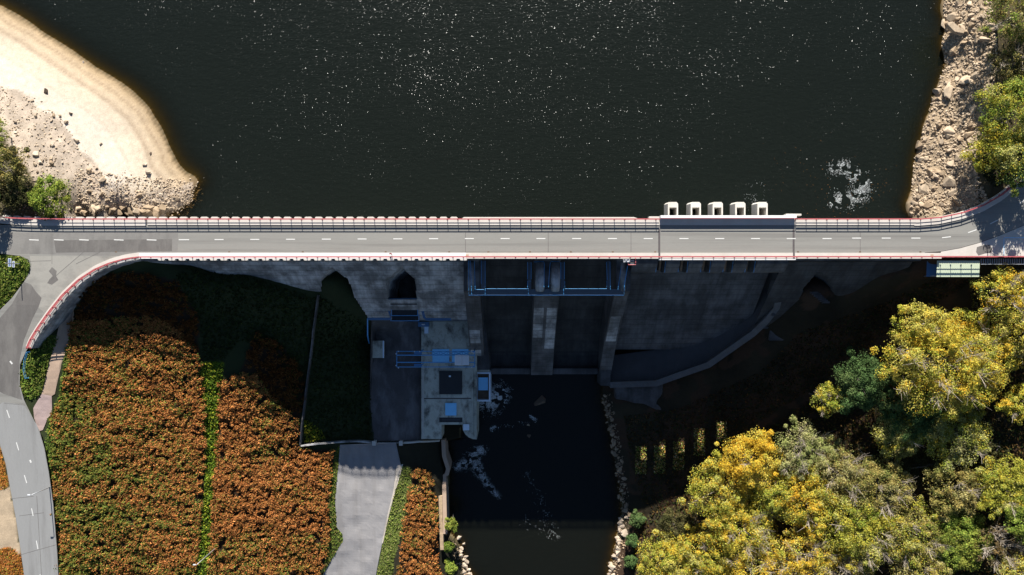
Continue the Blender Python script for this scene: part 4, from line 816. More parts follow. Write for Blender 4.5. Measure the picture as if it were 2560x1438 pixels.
def smallrocks(name, polys, n, smin, smax, mk, label, weight=None):
    P_ = []
    for poly, frac in polys:
        a = np.array(poly); k = 0
        while k < n * frac:
            px = RNG.uniform(a[:, 0].min(), a[:, 0].max(), 4000); py = RNG.uniform(a[:, 1].min(), a[:, 1].max(), 4000); m_ = inpoly(px, py, poly)
            px, py = px[m_], py[m_]
            if weight is not None:
                g = RNG.random(len(px)) < weight(px, py); px, py = px[g], py[g]
            take = int(min(len(px), n * frac - k + 1)); P_.append(np.c_[px[:take], py[:take]]); k += take
    P_ = np.vstack(P_); P_ = P_ + RNG.normal(0, 7, P_.shape) * (RNG.random((len(P_), 1)) < .35) * (1 if 'beach' in name else 0); x, y, z = onground(P_[:, 0], P_[:, 1]); nn = len(x)
    base = []
    for i in range(6):
        me = hullrock(200 + i, 9, (1, .8, .6)); v = np.empty(len(me.vertices) * 3); me.vertices.foreach_get('co', v)
        f = np.array([p.vertices[:] for p in me.polygons]); base.append((v.reshape(-1, 3), f)); bpy.data.meshes.remove(me)
    s = smin * (smax / smin) ** (RNG.random(nn) ** 2.2); an = RNG.random(nn) * 6.28; V = []; F = []; off = 0; which = RNG.integers(0, 6, nn)
    tx = RNG.uniform(-.5, .5, nn)
    for i in range(nn):
        v, f = base[which[i]]; c, sn = math.cos(an[i]), math.sin(an[i]); ct, st_ = math.cos(tx[i]), math.sin(tx[i])
        w_ = v * s[i]; yy = w_[:, 1] * ct - w_[:, 2] * st_; zz = w_[:, 1] * st_ + w_[:, 2] * ct
        V.append(np.c_[w_[:, 0] * c - yy * sn + x[i], w_[:, 0] * sn + yy * c + y[i], zz + z[i] + s[i] * .15]); F.append(f + off); off += len(v)
    me = npmesh(name, np.vstack(V), np.vstack(F)); return tag(link(name, me, M[mk]), label, 'rubble', kind='stuff')
RB = [(2352, -60), (2362, 80), (2352, 110), (2362, 150), (2350, 200), (2328, 260), (2308, 320), (2294, 370), (2282, 420), (2279, 470), (2276, 540), (2330, 541), (2420, 528), (2470, 500), (2440, 430), (2440, 350), (2470, 260), (2500, 150), (2470, -60)]
smallrocks('beach_rubble', [(RUB_L, .7), ([(190, 420), (330, 440), (470, 450), (500, 480), (480, 518), (400, 535), (200, 535)], .3)], 8500, .08, .38, 'rock', 'pale gravel and small stones scattered over the left beach')
smallrocks('bank_rubble', [(RB, 1.0)], 7500, .10, .55, 'rock', 'broken pale stone covering the right lake bank')
RL_ = [(1500, 985), (1530, 985), (1550, 1100), (1570, 1220), (1575, 1300), (1560, 1380), (1545, 1450), (1515, 1450), (1530, 1380), (1545, 1300), (1540, 1200), (1525, 1100)]
smallrocks('bank_stones', [(RL_, .75), ([(1130, 1335), (1160, 1345), (1185, 1450), (1150, 1450), (1135, 1390)], .25)], 700, .15, .5, 'rock_tan', 'small stones between the boulders of the river banks')
R = random.Random(3)
GL, GR, GV, GW = 'boulders on the left beach', 'boulders of the right lake bank', 'riprap stones along the right river bank', 'boulders below the left beach at the dam'
uniq_l = [(372, 427, .95, 'largest pale boulder on the open sand of the left beach', 'rock_white'), (363, 411, .55, 'small pale boulder touching the big one on the open sand', 'rock_white'), (378, 384, .4, 'dark lone stone on the sand above the big pale boulder', 'rock_brown'), (116, 228, .75, 'dark boulder at the top edge of the rubble near the sand', 'rock_brown'), (253, 360, .45, 'stone on the sand edge beside the rubble, right of the field', 'rock'), (178, 283, .5, 'tilted dark stone on the rubble edge below the dark boulder', 'rock_brown'), (165, 306, .6, 'boulder in the small stone cluster on the upper rubble', 'rock'), (94, 430, .45, 'dark stone just above the bright green bush', 'rock_brown'), (208, 156, .35, 'small white stone by the waterline of the left beach', 'rock_white')]
for a, b, s, lab, mk in uniq_l: rock(a, b, s, lab, None, mk, .1)
for i in range(85):
    while True:
        a, b = R.uniform(0, 480), R.uniform(240, 525)
        if inpoly(np.array([a]), np.array([b]), RUB_L)[0] and (b > 400 or R.random() < .35) and (a > 190 or b < 420): break
    rock(a, b, R.uniform(.28, .6) if R.random() < .8 else R.uniform(.6, 1.0), 'pale angular rock among the rubble of the left beach', 'rocks in the rubble of the left beach', R.choice(['rock', 'rock', 'rock_white', 'rock_tan']), .25)
for i in range(26):
    a = 195 + i * 8.6 + R.uniform(-4, 4); b = 524 + R.uniform(-5, 9)
    rock(a, b, R.uniform(.8, 1.7), 'large tan block tumbled at the beach foot against the dam', GW, R.choice(['rock_tan', 'rock_tan', 'rock']), .3, (1, 1, 1.1))
uniq_r = [(2392, 85, 3.1, 'biggest boulder of the right bank, pale top and dark lower face', (1.25, .9, .9)), (2362, 60, 1.6, 'pale boulder at the waterline beside the biggest one', (.8, 1.3, .8)), (2372, 230, 2.2, 'long pale outcrop at the right waterline in mid bank', (.8, 1.6, .6)), (2420, 200, 2.0, 'flat pale slab behind the long outcrop', (1.3, .9, .5)), (2370, 330, 2.3, 'rounded pale boulder with shaded underside in mid bank', (1, .9, .8)), (2425, 335, 1.9, 'brownish boulder next to the yellow green bush', (1.1, .8, .8)), (2308, 472, 1.9, 'rounded boulder near the water above the road end', (1, 1.1, .7)), (2322, 510, 1.7, 'brown boulder sitting just above the railing by the water', (1.1, .9, .8)), (2390, 505, 1.9, 'pointed brown boulder above the bend of the railing', (1.1, .9, .9)), (2358, 513, 1.2, 'smaller wedge shaped boulder left of the pointed one', (1.2, .8, .8)), (2380, 480, 1.5, 'tall tilted slab behind the pointed boulder', (.8, 1.3, .9)), (2287, 508, .9, 'pale upright block at the water edge near the dam', (.7, 1.5, .8))]
for a, b, s, lab, q in uniq_r: rock(a, b, s * .82, lab, None, 'rock' if 'brown' not in lab else 'rock_tan', .3, q)
for i in range(150):
    while True:
        a, b = R.uniform(2280, 2480), R.uniform(-10, 530)
        if inpoly(np.array([a]), np.array([b]), RB)[0]: break
    rock(a, b, R.uniform(.45, 1.0) if R.random() < .8 else R.uniform(1.0, 1.7), 'angular pale rock within the broken stone of the right bank', GR, R.choice(['rock', 'rock', 'rock_tan', 'rock_tan']), .3)
for i in range(62):
    t = i / 61; b = 990 + 450 * t; a = np.interp(b, [990, 1100, 1200, 1290, 1340, 1438], [1512, 1534, 1550, 1562, 1553, 1528]) + R.uniform(-9, 11)
    rock(a, b, R.uniform(.45, .95) if b < 1270 else R.uniform(.7, 1.25), 'squared stone in the riprap edge of the right river bank, sunlit ones coloured paler', GV, 'rock_white' if b > 1290 else 'rock_tan', .2)  # paler rock past the dam's shadow edge paints sunlight into the stones
for a, b, s in ((1148, 1345, .9), (1160, 1360, .6), (1152, 1378, .8), (1165, 1392, .7), (1146, 1400, .7), (1160, 1412, .9), (1172, 1425, .8), (1158, 1432, 1.0), (1175, 1440, 1.1), (1140, 1362, .8), (1154, 1370, .7), (1168, 1404, .8), (1150, 1390, .9), (1160, 1398, .7), (1166, 1416, .8), (1148, 1418, .7), (1170, 1432, .9), (1162, 1444, 1.0), (1150, 1445, .8)):
    rock(a, b, s, 'pale flat boulder at the left river edge by the bottom of the photo', 'pale boulders at the left river edge', 'rock_white', .25, z=-36.6)
for a, b, s, lab in ((1350, 1005, 2.0, 'long brown rock breaking the dark river below the spillway'), (1322, 1088, .75, 'pale rock tip in the dark river below the long brown rock'), (1320, 1062, .5, 'small tan stone in the river beside the brown rock')):
    rock(a, b, s, lab, None, 'rock_brown' if 'long' in lab else 'rock', .3, (.7, 1.6, .5) if 'long' in lab else None, z=-37.0)
# ------------------------------------------------------------------ foliage
def unit(v): return v / np.maximum(np.linalg.norm(v, axis=1, keepdims=True), 1e-9)
def leaves(pos, nrm, size, cols, aspect=1.5):
    n = len(pos); r = unit(RNG.normal(size=(n, 3))); u = unit(np.cross(nrm, r)); v = np.cross(nrm, u)
    s = size[:, None]; V = np.empty((n, 4, 3))
    V[:, 0] = pos - u * s * aspect * .5; V[:, 1] = pos - v * s * .42; V[:, 2] = pos + u * s * aspect * .5; V[:, 3] = pos + v * s * .42
    return V.reshape(-1, 3), np.arange(n * 4).reshape(-1, 4), cols
YEL = [(.42, .35, .05), (.46, .33, .04), (.50, .30, .03), (.30, .32, .06), (.33, .31, .045), (.24, .27, .035), (.52, .42, .10), (.40, .36, .09)]
ORA = [(.56, .31, .03), (.54, .36, .045), (.50, .32, .03), (.34, .31, .05), (.48, .40, .08)]
YGR = [(.27, .27, .04), (.35, .31, .045), (.17, .21, .03), (.23, .25, .05), (.38, .29, .035), (.38, .36, .12)]
OLI = [(.19, .18, .05), (.26, .22, .065), (.13, .145, .04), (.31, .25, .08), (.21, .16, .05), (.34, .30, .13)]
PALE = [(.28, .28, .12), (.34, .31, .14), (.19, .21, .07), (.26, .29, .09)]
GRN = [(.07, .12, .04), (.075, .13, .045), (.045, .08, .028), (.10, .14, .05)]
LGR = [(.17, .24, .04), (.23, .28, .05), (.09, .13, .025), (.20, .21, .04)]
DOL = [(.06, .06, .025), (.08, .075, .03), (.05, .055, .02), (.10, .09, .035)]
BRN = [(.16, .12, .06), (.20, .13, .05), (.12, .10, .05)]
def tree(name, label, px, py, zc, rpx, pal, dens=1.0, bare=0, flat=.75, lsz=.205, group=None, cat='tree', hang=None):
    rng = RNG; R_ = rpx / 12 * (1 - zc / H); cx, cy = [float(c) for c in PX(px, py, zc)]; zg_ = float(hgt(np.array([cx]), np.array([cy]))[0])
    Rz = min(R_ * flat, max(1.2, (zc - zg_) * .95)) if zc > zg_ + 1 else R_ * flat
    o = empty(name, (cx, cy, zg_), label, cat, group)
    nl = int(14 + R_ * R_ * 1.25); d = unit(rng.normal(size=(nl, 3))); d[:, 2] = np.abs(d[:, 2]) * 1.25 - .22; d = unit(d); rr = rng.uniform(.25, .97, nl) ** .5
    wob = 1 + .2 * np.sin(np.arctan2(d[:, 1], d[:, 0]) * rng.integers(3, 6) + rng.random() * 6) + rng.normal(0, .08, nl)
    lc = np.c_[d[:, 0] * R_ * rr * wob, d[:, 1] * R_ * rr * wob, d[:, 2] * Rz * rr]; lr = rng.uniform(.55, 1.6, nl) * min(1.3, .36 + R_ * .09)
    per = int(370 * dens * min(1, .62 + R_ * .05)); n = nl * per; idx = np.repeat(np.arange(nl), per)
    q = unit(rng.normal(size=(n, 3))); q[:, 2] = np.abs(q[:, 2]) * .95 - .12; rad = rng.random(n) ** .5
    pos = lc[idx] + q * (lr[idx] * rad)[:, None] * np.array((1, 1, .8)); nrm = unit(q * .8 + rng.normal(size=(n, 3)) * .5 + np.array((0, .12, .4)))
    fr = rng.random(n) < .22; dd = unit(rng.normal(size=(n, 3))); dd[:, 2] = np.abs(dd[:, 2]) - .1; fp = dd * (rng.uniform(.35, 1.0, n) ** .45)[:, None] * np.array((R_, R_, Rz)) * (1 + .12 * np.sin(np.arctan2(dd[:, 1], dd[:, 0]) * 5 + R_))[:, None]; pos = np.where(fr[:, None], fp, pos)
    so_ = int(rng.integers(0, 9999)); gap = fbm(pos[:, 0] + pos[:, 2] * .7, pos[:, 1] - pos[:, 2] * .6, 1.9, so_, 2); keep = (gap > .38) | (rng.random(n) < .3); keep &= (dens > .5) | (rng.random(n) < .8)
    pos, nrm, idx = pos[keep], nrm[keep], idx[keep]; n = len(pos)
    pal_ = np.array(pal); lump = rng.integers(0, len(pal), nl); patch = np.clip((fbm(pos[:, 0], pos[:, 1], 4.5, so_ + 5, 2) - .28) / .44, 0, .999)
    ci = np.where(rng.random(n) < .5, (patch * len(pal)).astype(int), np.where(rng.random(n) < .5, lump[idx], rng.integers(0, len(pal), n)))
    cols = np.minimum(pal_[ci] * rng.uniform(.65, 1.45, (n, 1)) * 1.12, .7)
    V, F, cc = leaves(pos + np.array((cx, cy, zc)), nrm, lsz * rng.uniform(.6, 1.35, n), cols)
    link('crown', npmesh('crown', V, F, cc), M['leaf'], o)
    t = MB(); top = Vector((cx, cy, zc - Rz * .25)); b0 = Vector((cx, cy, zg_ - .5)); rt = max(.07, R_ * .035)
    if top.z < b0.z + 1: top.z = b0.z + 1.2
    t.tube([b0, b0.lerp(top, .5) + Vector((R.uniform(-.3, .3), R.uniform(-.3, .3), 0)), top], [rt * 1.5, rt, rt * .75], 7)
    for k in range(min(9, nl)):
        e = Vector((cx, cy, zc)) + Vector(lc[k]); s_ = b0.lerp(top, R.uniform(.55, 1)); mid = s_.lerp(e, .5) + Vector((0, 0, R_ * .06)); t.tube([s_, mid, e], [rt * .5, rt * .32, rt * .1], 5)
    t.build('trunk', M['bark'], o)
    if bare:
        tw = MB()
        for k in range(int(bare * 1.3)):
            a = R.uniform(0, 6.28); el = R.uniform(.35, 1.2); dv = Vector((math.cos(a) * math.cos(el), math.sin(a) * math.cos(el), math.sin(el)))
            e = Vector((cx, cy, zc)) + Vector((dv.x * R_, dv.y * R_, dv.z * Rz)) * R.uniform(.93, 1.08); s_ = Vector((cx, cy, zc)) + Vector((dv.x * R_, dv.y * R_, dv.z * Rz)) * .12
            tw.tube([s_, s_.lerp(e, .5), e], [.10, .06, .025], 4)
            for j in range(24):
                m_ = s_.lerp(e, R.uniform(.5, .98)); f_ = m_ + (dv * R.uniform(.2, 1.0) + Vector((R.gauss(0, .6), R.gauss(0, .6), R.gauss(.25, .4)))) * R_ * .17 + Vector((0, 0, .3))
                tw.tube([m_, m_.lerp(f_, .5) + Vector((R.gauss(0, .1), R.gauss(0, .1), .12)), f_], [.036, .026, .014], 3)
        tw.build('bare_branches', M['twig'], o)
    return o
TG = 'autumn trees on the right slope'
T = [('broadleaf_tree', 'biggest yellow tree crown on the right slope, pale bare twigs showing through', 2345, 905, -5.5, 135, YEL, 1.1, 9, .6),
 ('broadleaf_tree', 'golden tree at the right of the biggest yellow crown', 2455, 890, -4.5, 92, YEL, 1, 5, .6),
 ('broadleaf_tree', 'yellow tree at the upper left of the biggest crown, beside the dam shade', 2295, 815, -4.0, 62, YEL, 1, 2, .7),
 ('broadleaf_tree', 'dense dark green tree left of the biggest yellow crown', 2155, 950, -11.5, 72, GRN, 1.3, 0, .75),
 ('broadleaf_tree', 'dark green tree in front of the biggest yellow crown', 2275, 1035, -10.5, 72, GRN, 1.1, 0, .65),
 ('broadleaf_tree', 'small yellow green tree with bare side twigs left of the dark green tree', 2068, 1000, -14.5, 42, YGR, 1, 4, .8),
 ('broadleaf_tree', 'mottled olive tree below the dark green trees', 2240, 1085, -12, 62, OLI + YGR, 1, 1, .7),
 ('broadleaf_tree', 'pale leaved yellowish tree below the biggest crown', 2390, 1080, -9.5, 85, PALE + YGR, 1, 1, .6),
 ('broadleaf_tree', 'yellow tree with bare spreading branches below the shed', 2510, 735, -1.5, 72, YEL, .7, 9, .6),
 ('broadleaf_tree', 'orange brown tree at the right edge under the branchy one', 2550, 830, -2, 60, YEL + OLI, .9, 3, .7),
 ('broadleaf_tree', 'golden bush-like tree at the right edge in mid slope', 2545, 1005, -6, 52, YEL, 1, 1, .7),
 ('broadleaf_tree', 'bright orange yellow crown at the left of the lower grove', 1880, 1150, -20.0, 78, ORA, 1.2, 1, .7),
 ('broadleaf_tree', 'yellow green crown left of the bright orange one', 1795, 1225, -23.5, 80, YGR + YEL, 1.1, 1, .75),
 ('broadleaf_tree', 'orange crown right of centre in the lower grove', 2020, 1245, -18, 84, ORA + YGR + YEL, 1.1, 2, .7),
 ('broadleaf_tree', 'olive green crown between the two orange crowns', 1935, 1235, -20.5, 70, YGR, 1.1, 1, .7),
 ('broadleaf_tree', 'yellow crown with pale branch fans in the middle of the lower grove', 1850, 1320, -22.5, 88, YEL + ORA + YGR, .9, 10, .7),
 ('broadleaf_tree', 'yellow crown with pale branches at the bottom of the lower grove', 1880, 1420, -22.5, 85, YEL + ORA, .85, 11, .7),
 ('broadleaf_tree', 'rounded yellow green bush-like tree next to the riverside stones', 1662, 1402, -28.5, 76, YGR + YEL, 1.2, 0, .75),
 ('broadleaf_tree', 'shaded dark olive tree left of the yellow grove', 1690, 1315, -29, 48, DOL, 1.1, 0, .7),
 ('broadleaf_tree', 'greyish green crown with fine bare twigs behind the orange crown', 2005, 1125, -17.5, 72, PALE, .8, 10, .65),
 ('broadleaf_tree', 'twiggy pale crown right of the greyish green one', 2100, 1180, -16, 75, PALE + OLI, .8, 8, .65),
 ('broadleaf_tree', 'brownish olive crown in the middle of the lower grove', 2200, 1215, -14, 80, OLI, 1, 5, .65),
 ('broadleaf_tree', 'large mossy yellow crown in the lower grove', 2150, 1320, -15.5, 98, YGR, 1.05, 6, .65),
 ('broadleaf_tree', 'brownish crown right of the mossy yellow crown', 2275, 1330, -13, 82, OLI + YGR, 1, 4, .65),
 ('broadleaf_tree', 'olive brown crown under the dark gap of the right slope', 2385, 1225, -10.5, 74, OLI, 1, 3, .65),
 ('broadleaf_tree', 'yellow green crown at the right edge under the dark gap', 2515, 1215, -8, 76, YGR, 1.05, 1, .65),
 ('broadleaf_tree', 'light green crown near the lower right corner', 2400, 1350, -11.5, 78, LGR, 1.1, 0, .65),
 ('broadleaf_tree', 'bare brownish tree near the lower right corner', 2500, 1365, -9.5, 66, BRN, .35, 16, .65),
 ('broadleaf_tree', 'twiggy orange crown at the bottom edge left of centre of the grove', 2010, 1400, -18, 82, YEL + ORA + BRN, .65, 15, .65),
 ('broadleaf_tree', 'bare branched crown at the bottom edge in the middle of the grove', 2110, 1430, -16.5, 66, BRN + OLI, .5, 14, .65),
 ('broadleaf_tree', 'olive crown at the bottom edge right of the grove', 2300, 1440, -13, 78, YGR + OLI, 1, 5, .65),
 ('broadleaf_tree', 'yellow crown in the very lower right corner', 2550, 1440, -8, 60, YEL + YGR, 1, 2, .7),
 ('broadleaf_tree', 'green crown at the right edge near the bottom', 2560, 1310, -7, 48, LGR, 1, 0, .7),
 ('broadleaf_tree', 'dim olive tree filling the dark gap of the right slope', 2330, 1155, -15.5, 70, DOL, .8, 1, .5),
 ('broadleaf_tree', 'dim olive tree in the dark gap near the right edge', 2480, 1110, -11, 62, DOL, .8, 1, .5),
 ('broadleaf_tree', 'yellow crown between the lower grove and the rounded bush', 1765, 1385, -26, 72, YEL + ORA + YGR, 1, 3, .7)]
for a in T: tree(*a, group=TG)
UG = 'trees on the lake banks'
for a in [('broadleaf_tree', 'tall bright green tree overhanging the bend of the road', 2530, 285, 5.5, 88, LGR + YGR, 1.1, 0, .7),
 ('broadleaf_tree', 'yellow green tree leaning over the right rock bank', 2470, 375, 3, 58, YGR + YEL, 1, 0, .8),
 ('broadleaf_tree', 'dark green tree whose shade covers the right bend of the road', 2550, 395, 5.5, 78, GRN + YGR, 1.1, 0, .8),
 ('broadleaf_tree', 'olive tree at the top right corner', 2535, 40, 5, 78, OLI + LGR, .9, 4, .7),
 ('broadleaf_tree', 'dusty olive shrub tree above the right rock bank', 2525, 165, 3.5, 52, DOL + OLI, .7, 4, .7),
 ('broadleaf_tree', 'olive grey tree at the left edge of the beach', 22, 415, 2.0, 55, OLI + DOL, .9, 2, .8),
 ('broadleaf_tree', 'small green tree at the left edge over the upper rubble', -8, 335, 2.5, 34, LGR, 1, 0, .8),
 ('broadleaf_tree', 'dark olive tree by the left end of the railing', 42, 486, 1.0, 46, DOL, 1.1, 0, .8),
 ('broadleaf_tree', 'shadowing dark tree at the left edge beside the railing', -45, 512, 2.6, 50, DOL + GRN, 1.1, 0, .8)]: tree(*a, group=UG)
bush = lambda lab, px, py, zc, r, pal, dn=1.2, lz=.22: tree('bush', lab, px, py, zc, r, pal, dn, 0, .8, lz, None, 'bush')
bush('bright green bush on the rubble above the left railing', 128, 492, .2, 55, LGR)
bush('green bush on the river wall near the left bank', 1127, 1310, -29.5, 17, LGR); bush('small green shrub between river wall and pale boulders', 1122, 1366, -31, 14, LGR)
bush('green shrub at the left river edge by the bottom of the photo', 1128, 1420, -32, 16, LGR); bush('dark green ivy shrub beside the lit riprap stones', 1592, 1300, -33.5, 20, GRN); bush('dark green shrub below the ivy by the riprap', 1580, 1350, -33.8, 17, GRN); bush('low green shrub by the riprap near the bottom', 1575, 1405, -33.8, 16, GRN)
bush('small leafy shrub at the bottom of the shaded strip by the shed', 2470, 725, -4, 22, GRN)
# ------------------------------------------------------------------ ferns, grass
def scatter(poly, n):
    a = np.array(poly); out = []; k = 0
    while k < n:
        px = RNG.uniform(a[:, 0].min(), a[:, 0].max(), n); py = RNG.uniform(a[:, 1].min(), a[:, 1].max(), n); m_ = inpoly(px, py, poly); out.append(np.c_[px[m_], py[m_]]); k += m_.sum()
    p = np.vstack(out)[:n]; return p[:, 0], p[:, 1]
FER = np.array([(.37, .138, .040), (.26, .090, .027), (.44, .185, .060), (.14, .058, .022), (.31, .150, .045)]); FGR = np.array([(.12, .155, .03), (.075, .10, .02), (.17, .175, .04), (.20, .16, .03)])
def ferns(name, polys, label, gfun, dens=5.0, bright=1.0):
    VV, FF, CC = [], [], []; off = 0
    for poly in polys:
        a = np.array(poly); ar = abs(sum(a[i, 0] * a[(i + 1) % len(a), 1] - a[(i + 1) % len(a), 0] * a[i, 1] for i in range(len(a)))) / 2 / 115.
        n = int(ar * dens / 1.9); px, py = scatter(poly, n); x, y, z = onground(px, py)
        big = fbm(x * .42 + y * .25, y + x * .18, 1.7, 41, 3); hgt_c = .15 + 1.5 * np.clip(big - .15, 0, 1) + RNG.uniform(0, .45, n); green = gfun(px, py) + 1.1 * (fbm(x + y * .4, y, 3.6, 77, 3) - .5)
        k = 26; cr = RNG.uniform(.3, 1.1, n)
        X = np.repeat(x, k); Y = np.repeat(y, k); Hc = np.repeat(hgt_c, k); Z = np.repeat(z, k); g = np.repeat(green, k); m = len(X); CRr = np.repeat(cr, k); shade_ = np.repeat(RNG.uniform(.72, 1.25, n), k)
        an = np.where(RNG.random(m) < .7, -.35 + RNG.normal(0, .7, m) + math.pi * (RNG.random(m) < .35), RNG.random(m) * 6.28); L = RNG.uniform(.22, .62, m) * np.minimum(CRr, .9); wd = RNG.uniform(.04, .10, m); r0 = RNG.random(m) * .6 * CRr
        dx, dy = np.cos(an), np.sin(an); z0 = Z + Hc * (1 - .3 * (r0 / CRr) ** 2) * RNG.uniform(.6, 1.05, m); ris = RNG.uniform(.03, .22, m); drp = RNG.uniform(.15, .5, m)
        isg = RNG.random(m) < np.clip(g, 0, .95)
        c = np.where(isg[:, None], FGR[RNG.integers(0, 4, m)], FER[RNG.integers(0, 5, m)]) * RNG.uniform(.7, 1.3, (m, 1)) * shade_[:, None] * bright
        z0 = np.where(isg, z0 - .15, z0)
        V = np.empty((m, 6, 3))
        for j, (t, h, wf) in enumerate(((0, 0, .7), (.5, 1, 1), (1, 0, .25))):
            hx = X + dx * (r0 + L * t); hy = Y + dy * (r0 + L * t); hz = z0 + (ris if j == 1 else (-drp + ris if j == 2 else 0)); w_ = wd * wf
            tl = RNG.normal(0, .5, m) * w_
            V[:, 2 * j] = np.c_[hx - dy * w_, hy + dx * w_, hz + tl]; V[:, 2 * j + 1] = np.c_[hx + dy * w_, hy - dx * w_, hz - tl]
        base = np.arange(m)[:, None] * 6
        F = np.vstack([base + np.array([0, 1, 3, 2]), base + np.array([2, 3, 5, 4])]) + off; off += m * 6
        VV.append(V.reshape(-1, 3)); FF.append(F); CC.append(np.vstack([c, c]))
    me = npmesh(name, np.vstack(VV), np.vstack(FF), np.vstack(CC)); return tag(link(name, me, M['fern']), label, 'ferns', kind='stuff')
ferns('bracken', [SLOPE_FERN1], 'rust brown bracken with green patches on the left slope by the road', lambda px, py: .40 + .40 * np.clip((430 - px) / 250, 0, 1) * np.clip((py - 860) / 150, 0, 1) + .12 * (py > 1250), 5.0, 1.15)
ferns('bracken', [SLOPE_FERN2], 'orange brown bracken field between the green strip and the driveway', lambda px, py: .20 + .25 * (py > 1330) + .25 * ((px > 640) & (py < 1130)), 5.0, 1.18)
ferns('bracken', [SHADE_FERN1, SHADE_FERN2], 'bracken in the shade of the dam, its fronds coloured darker to deepen it', lambda px, py: .1 + 0 * px, 3.0, .38)  # frond colour dimmed so the dam's shade reads deeper
ferns('bracken', [FERN3], 'narrow strip of orange bracken between grass and river wall', lambda px, py: .28 + 0 * px, 5.0, 1.15)
def grass(name, poly, label, pal, dens=14, h=.3, lz=.26):
    pl = poly if isinstance(poly[0], list) else [poly]; pp_ = []
    for po in pl:
        a = np.array(po); ar = abs(sum(a[i, 0] * a[(i + 1) % len(a), 1] - a[(i + 1) % len(a), 0] * a[i, 1] for i in range(len(a)))) / 2 / 120.
        pp_.append(np.c_[scatter(po, int(ar * dens))])
    pp_ = np.vstack(pp_); px, py = pp_[:, 0], pp_[:, 1]; n = len(px); x, y, z = onground(px, py); hh_ = h * (.3 + 1.4 * fbm(x, y, 1.3, 13, 2))
    nr = unit(RNG.normal(size=(n, 3)) * .7 + np.array((0, .1, .8))); c = np.array(pal)[RNG.integers(0, len(pal), n)] * RNG.uniform(.65, 1.35, (n, 1)) * (.7 + .6 * fbm(x, y, 3, 19)[:, None])
    V, F, cc = leaves(np.c_[x, y, z + hh_ * RNG.random(n)], nr, lz * RNG.uniform(.6, 1.4, n), c, 1.9)
    return tag(link(name, npmesh(name, V, F, cc), M['leaf']), label, 'grass', kind='stuff')
GP = [(.12, .18, .03), (.085, .14, .024), (.165, .21, .04), (.20, .205, .05)]; SHADE_GRASS = [(.030, .045, .014), (.022, .035, .012), (.04, .05, .016)]  # second palette is darkened grass, with shade put into its colour
OR_ = [(.42, .17, .035), (.36, .13, .03), (.30, .14, .04), (.20, .18, .03)]
grass('grass', ISLE, 'thick green grass on the road island at the left edge', GP, 26, .45); grass('grass', VERGE, 'green grass wedge between the road and the footpath', GP, 24, .4)
grass('grass', GRASSD, 'green grass bank right of the driveway', [(.15, .20, .04), (.19, .22, .055), (.23, .23, .085), (.12, .16, .03)], 22, .25); grass('grass', GRASSW, 'rough grass edge left of the driveway', GP + [(.16, .13, .05)], 20, .35)
grass('undergrowth', STRIP, 'bright green brambles in the strip between the two bracken fields', [(.15, .23, .025), (.10, .17, .02), (.29, .30, .03), (.08, .125, .018)], 26, .55, .30); grass('undergrowth', STRIPL, 'green weeds along the left edge of the bracken field', GP, 20, .5, .28)
grass('leaf_litter', LITTER1, 'orange fallen leaves on the left road verge', OR_, 30, .06, .22); grass('leaf_litter', LITTER2, 'orange fallen leaves and weeds in the lower left corner', OR_, 30, .1, .24)
grass('grass', [(470, 668), (620, 690), (790, 745), (785, 850), (765, 1000), (752, 1040), (690, 880), (600, 850), (560, 900), (510, 900), (500, 800), (440, 690)], 'grass of the slope under the dam, its shade deepened in the colour', SHADE_GRASS, 9, .3, .34)
grass('grass', [(800, 740), (900, 795), (925, 830), (930, 1095), (850, 1098), (760, 1105), (775, 960)], 'grass between the boundary wall and the yard, its shade deepened in the colour', SHADE_GRASS, 9, .3, .34)
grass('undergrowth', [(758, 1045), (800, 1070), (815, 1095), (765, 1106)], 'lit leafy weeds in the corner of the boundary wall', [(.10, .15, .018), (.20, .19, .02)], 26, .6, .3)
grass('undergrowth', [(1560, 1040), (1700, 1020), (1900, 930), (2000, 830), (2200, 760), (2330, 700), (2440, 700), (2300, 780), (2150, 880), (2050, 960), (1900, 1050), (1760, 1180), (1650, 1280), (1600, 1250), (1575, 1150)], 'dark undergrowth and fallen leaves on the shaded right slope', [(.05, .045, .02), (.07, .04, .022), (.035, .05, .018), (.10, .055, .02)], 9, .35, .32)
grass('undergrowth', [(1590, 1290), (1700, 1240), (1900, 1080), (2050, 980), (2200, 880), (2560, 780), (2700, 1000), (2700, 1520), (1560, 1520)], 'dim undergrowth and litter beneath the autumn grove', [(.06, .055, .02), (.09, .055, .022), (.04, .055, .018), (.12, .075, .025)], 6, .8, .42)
grass('undergrowth', [[(a - 14, b0), (a + 14, b0), (a + 14, b1), (a - 14, b1)] for a, b0, b1 in ((1602, 1115, 1185), (1649, 1113, 1183), (1696, 1104, 1174), (1748, 1070, 1138), (1803, 1052, 1105))], 'leafy weeds and litter coloured brighter to strengthen the sun patches below the spillway openings', [(.22, .28, .045), (.55, .26, .07), (.48, .40, .12), (.14, .20, .03), (.62, .50, .30), (.55, .30, .10), (.10, .15, .03), (.16, .22, .04)], 34, .5, .24)  # palette brightened inside each sun patch to add to the light
grass('undergrowth', [(2420, 695), (2560, 670), (2560, 760), (2500, 790), (2430, 780)], 'yellowish undergrowth below the shed', [(.18, .16, .04), (.12, .13, .03), (.25, .20, .10)], 14, .5, .3)
grass('undergrowth', [(2440, 340), (2560, 330), (2560, 420), (2490, 470), (2455, 440)], 'dark undergrowth beneath the trees at the right bend', SHADE_GRASS, 12, .4, .3)
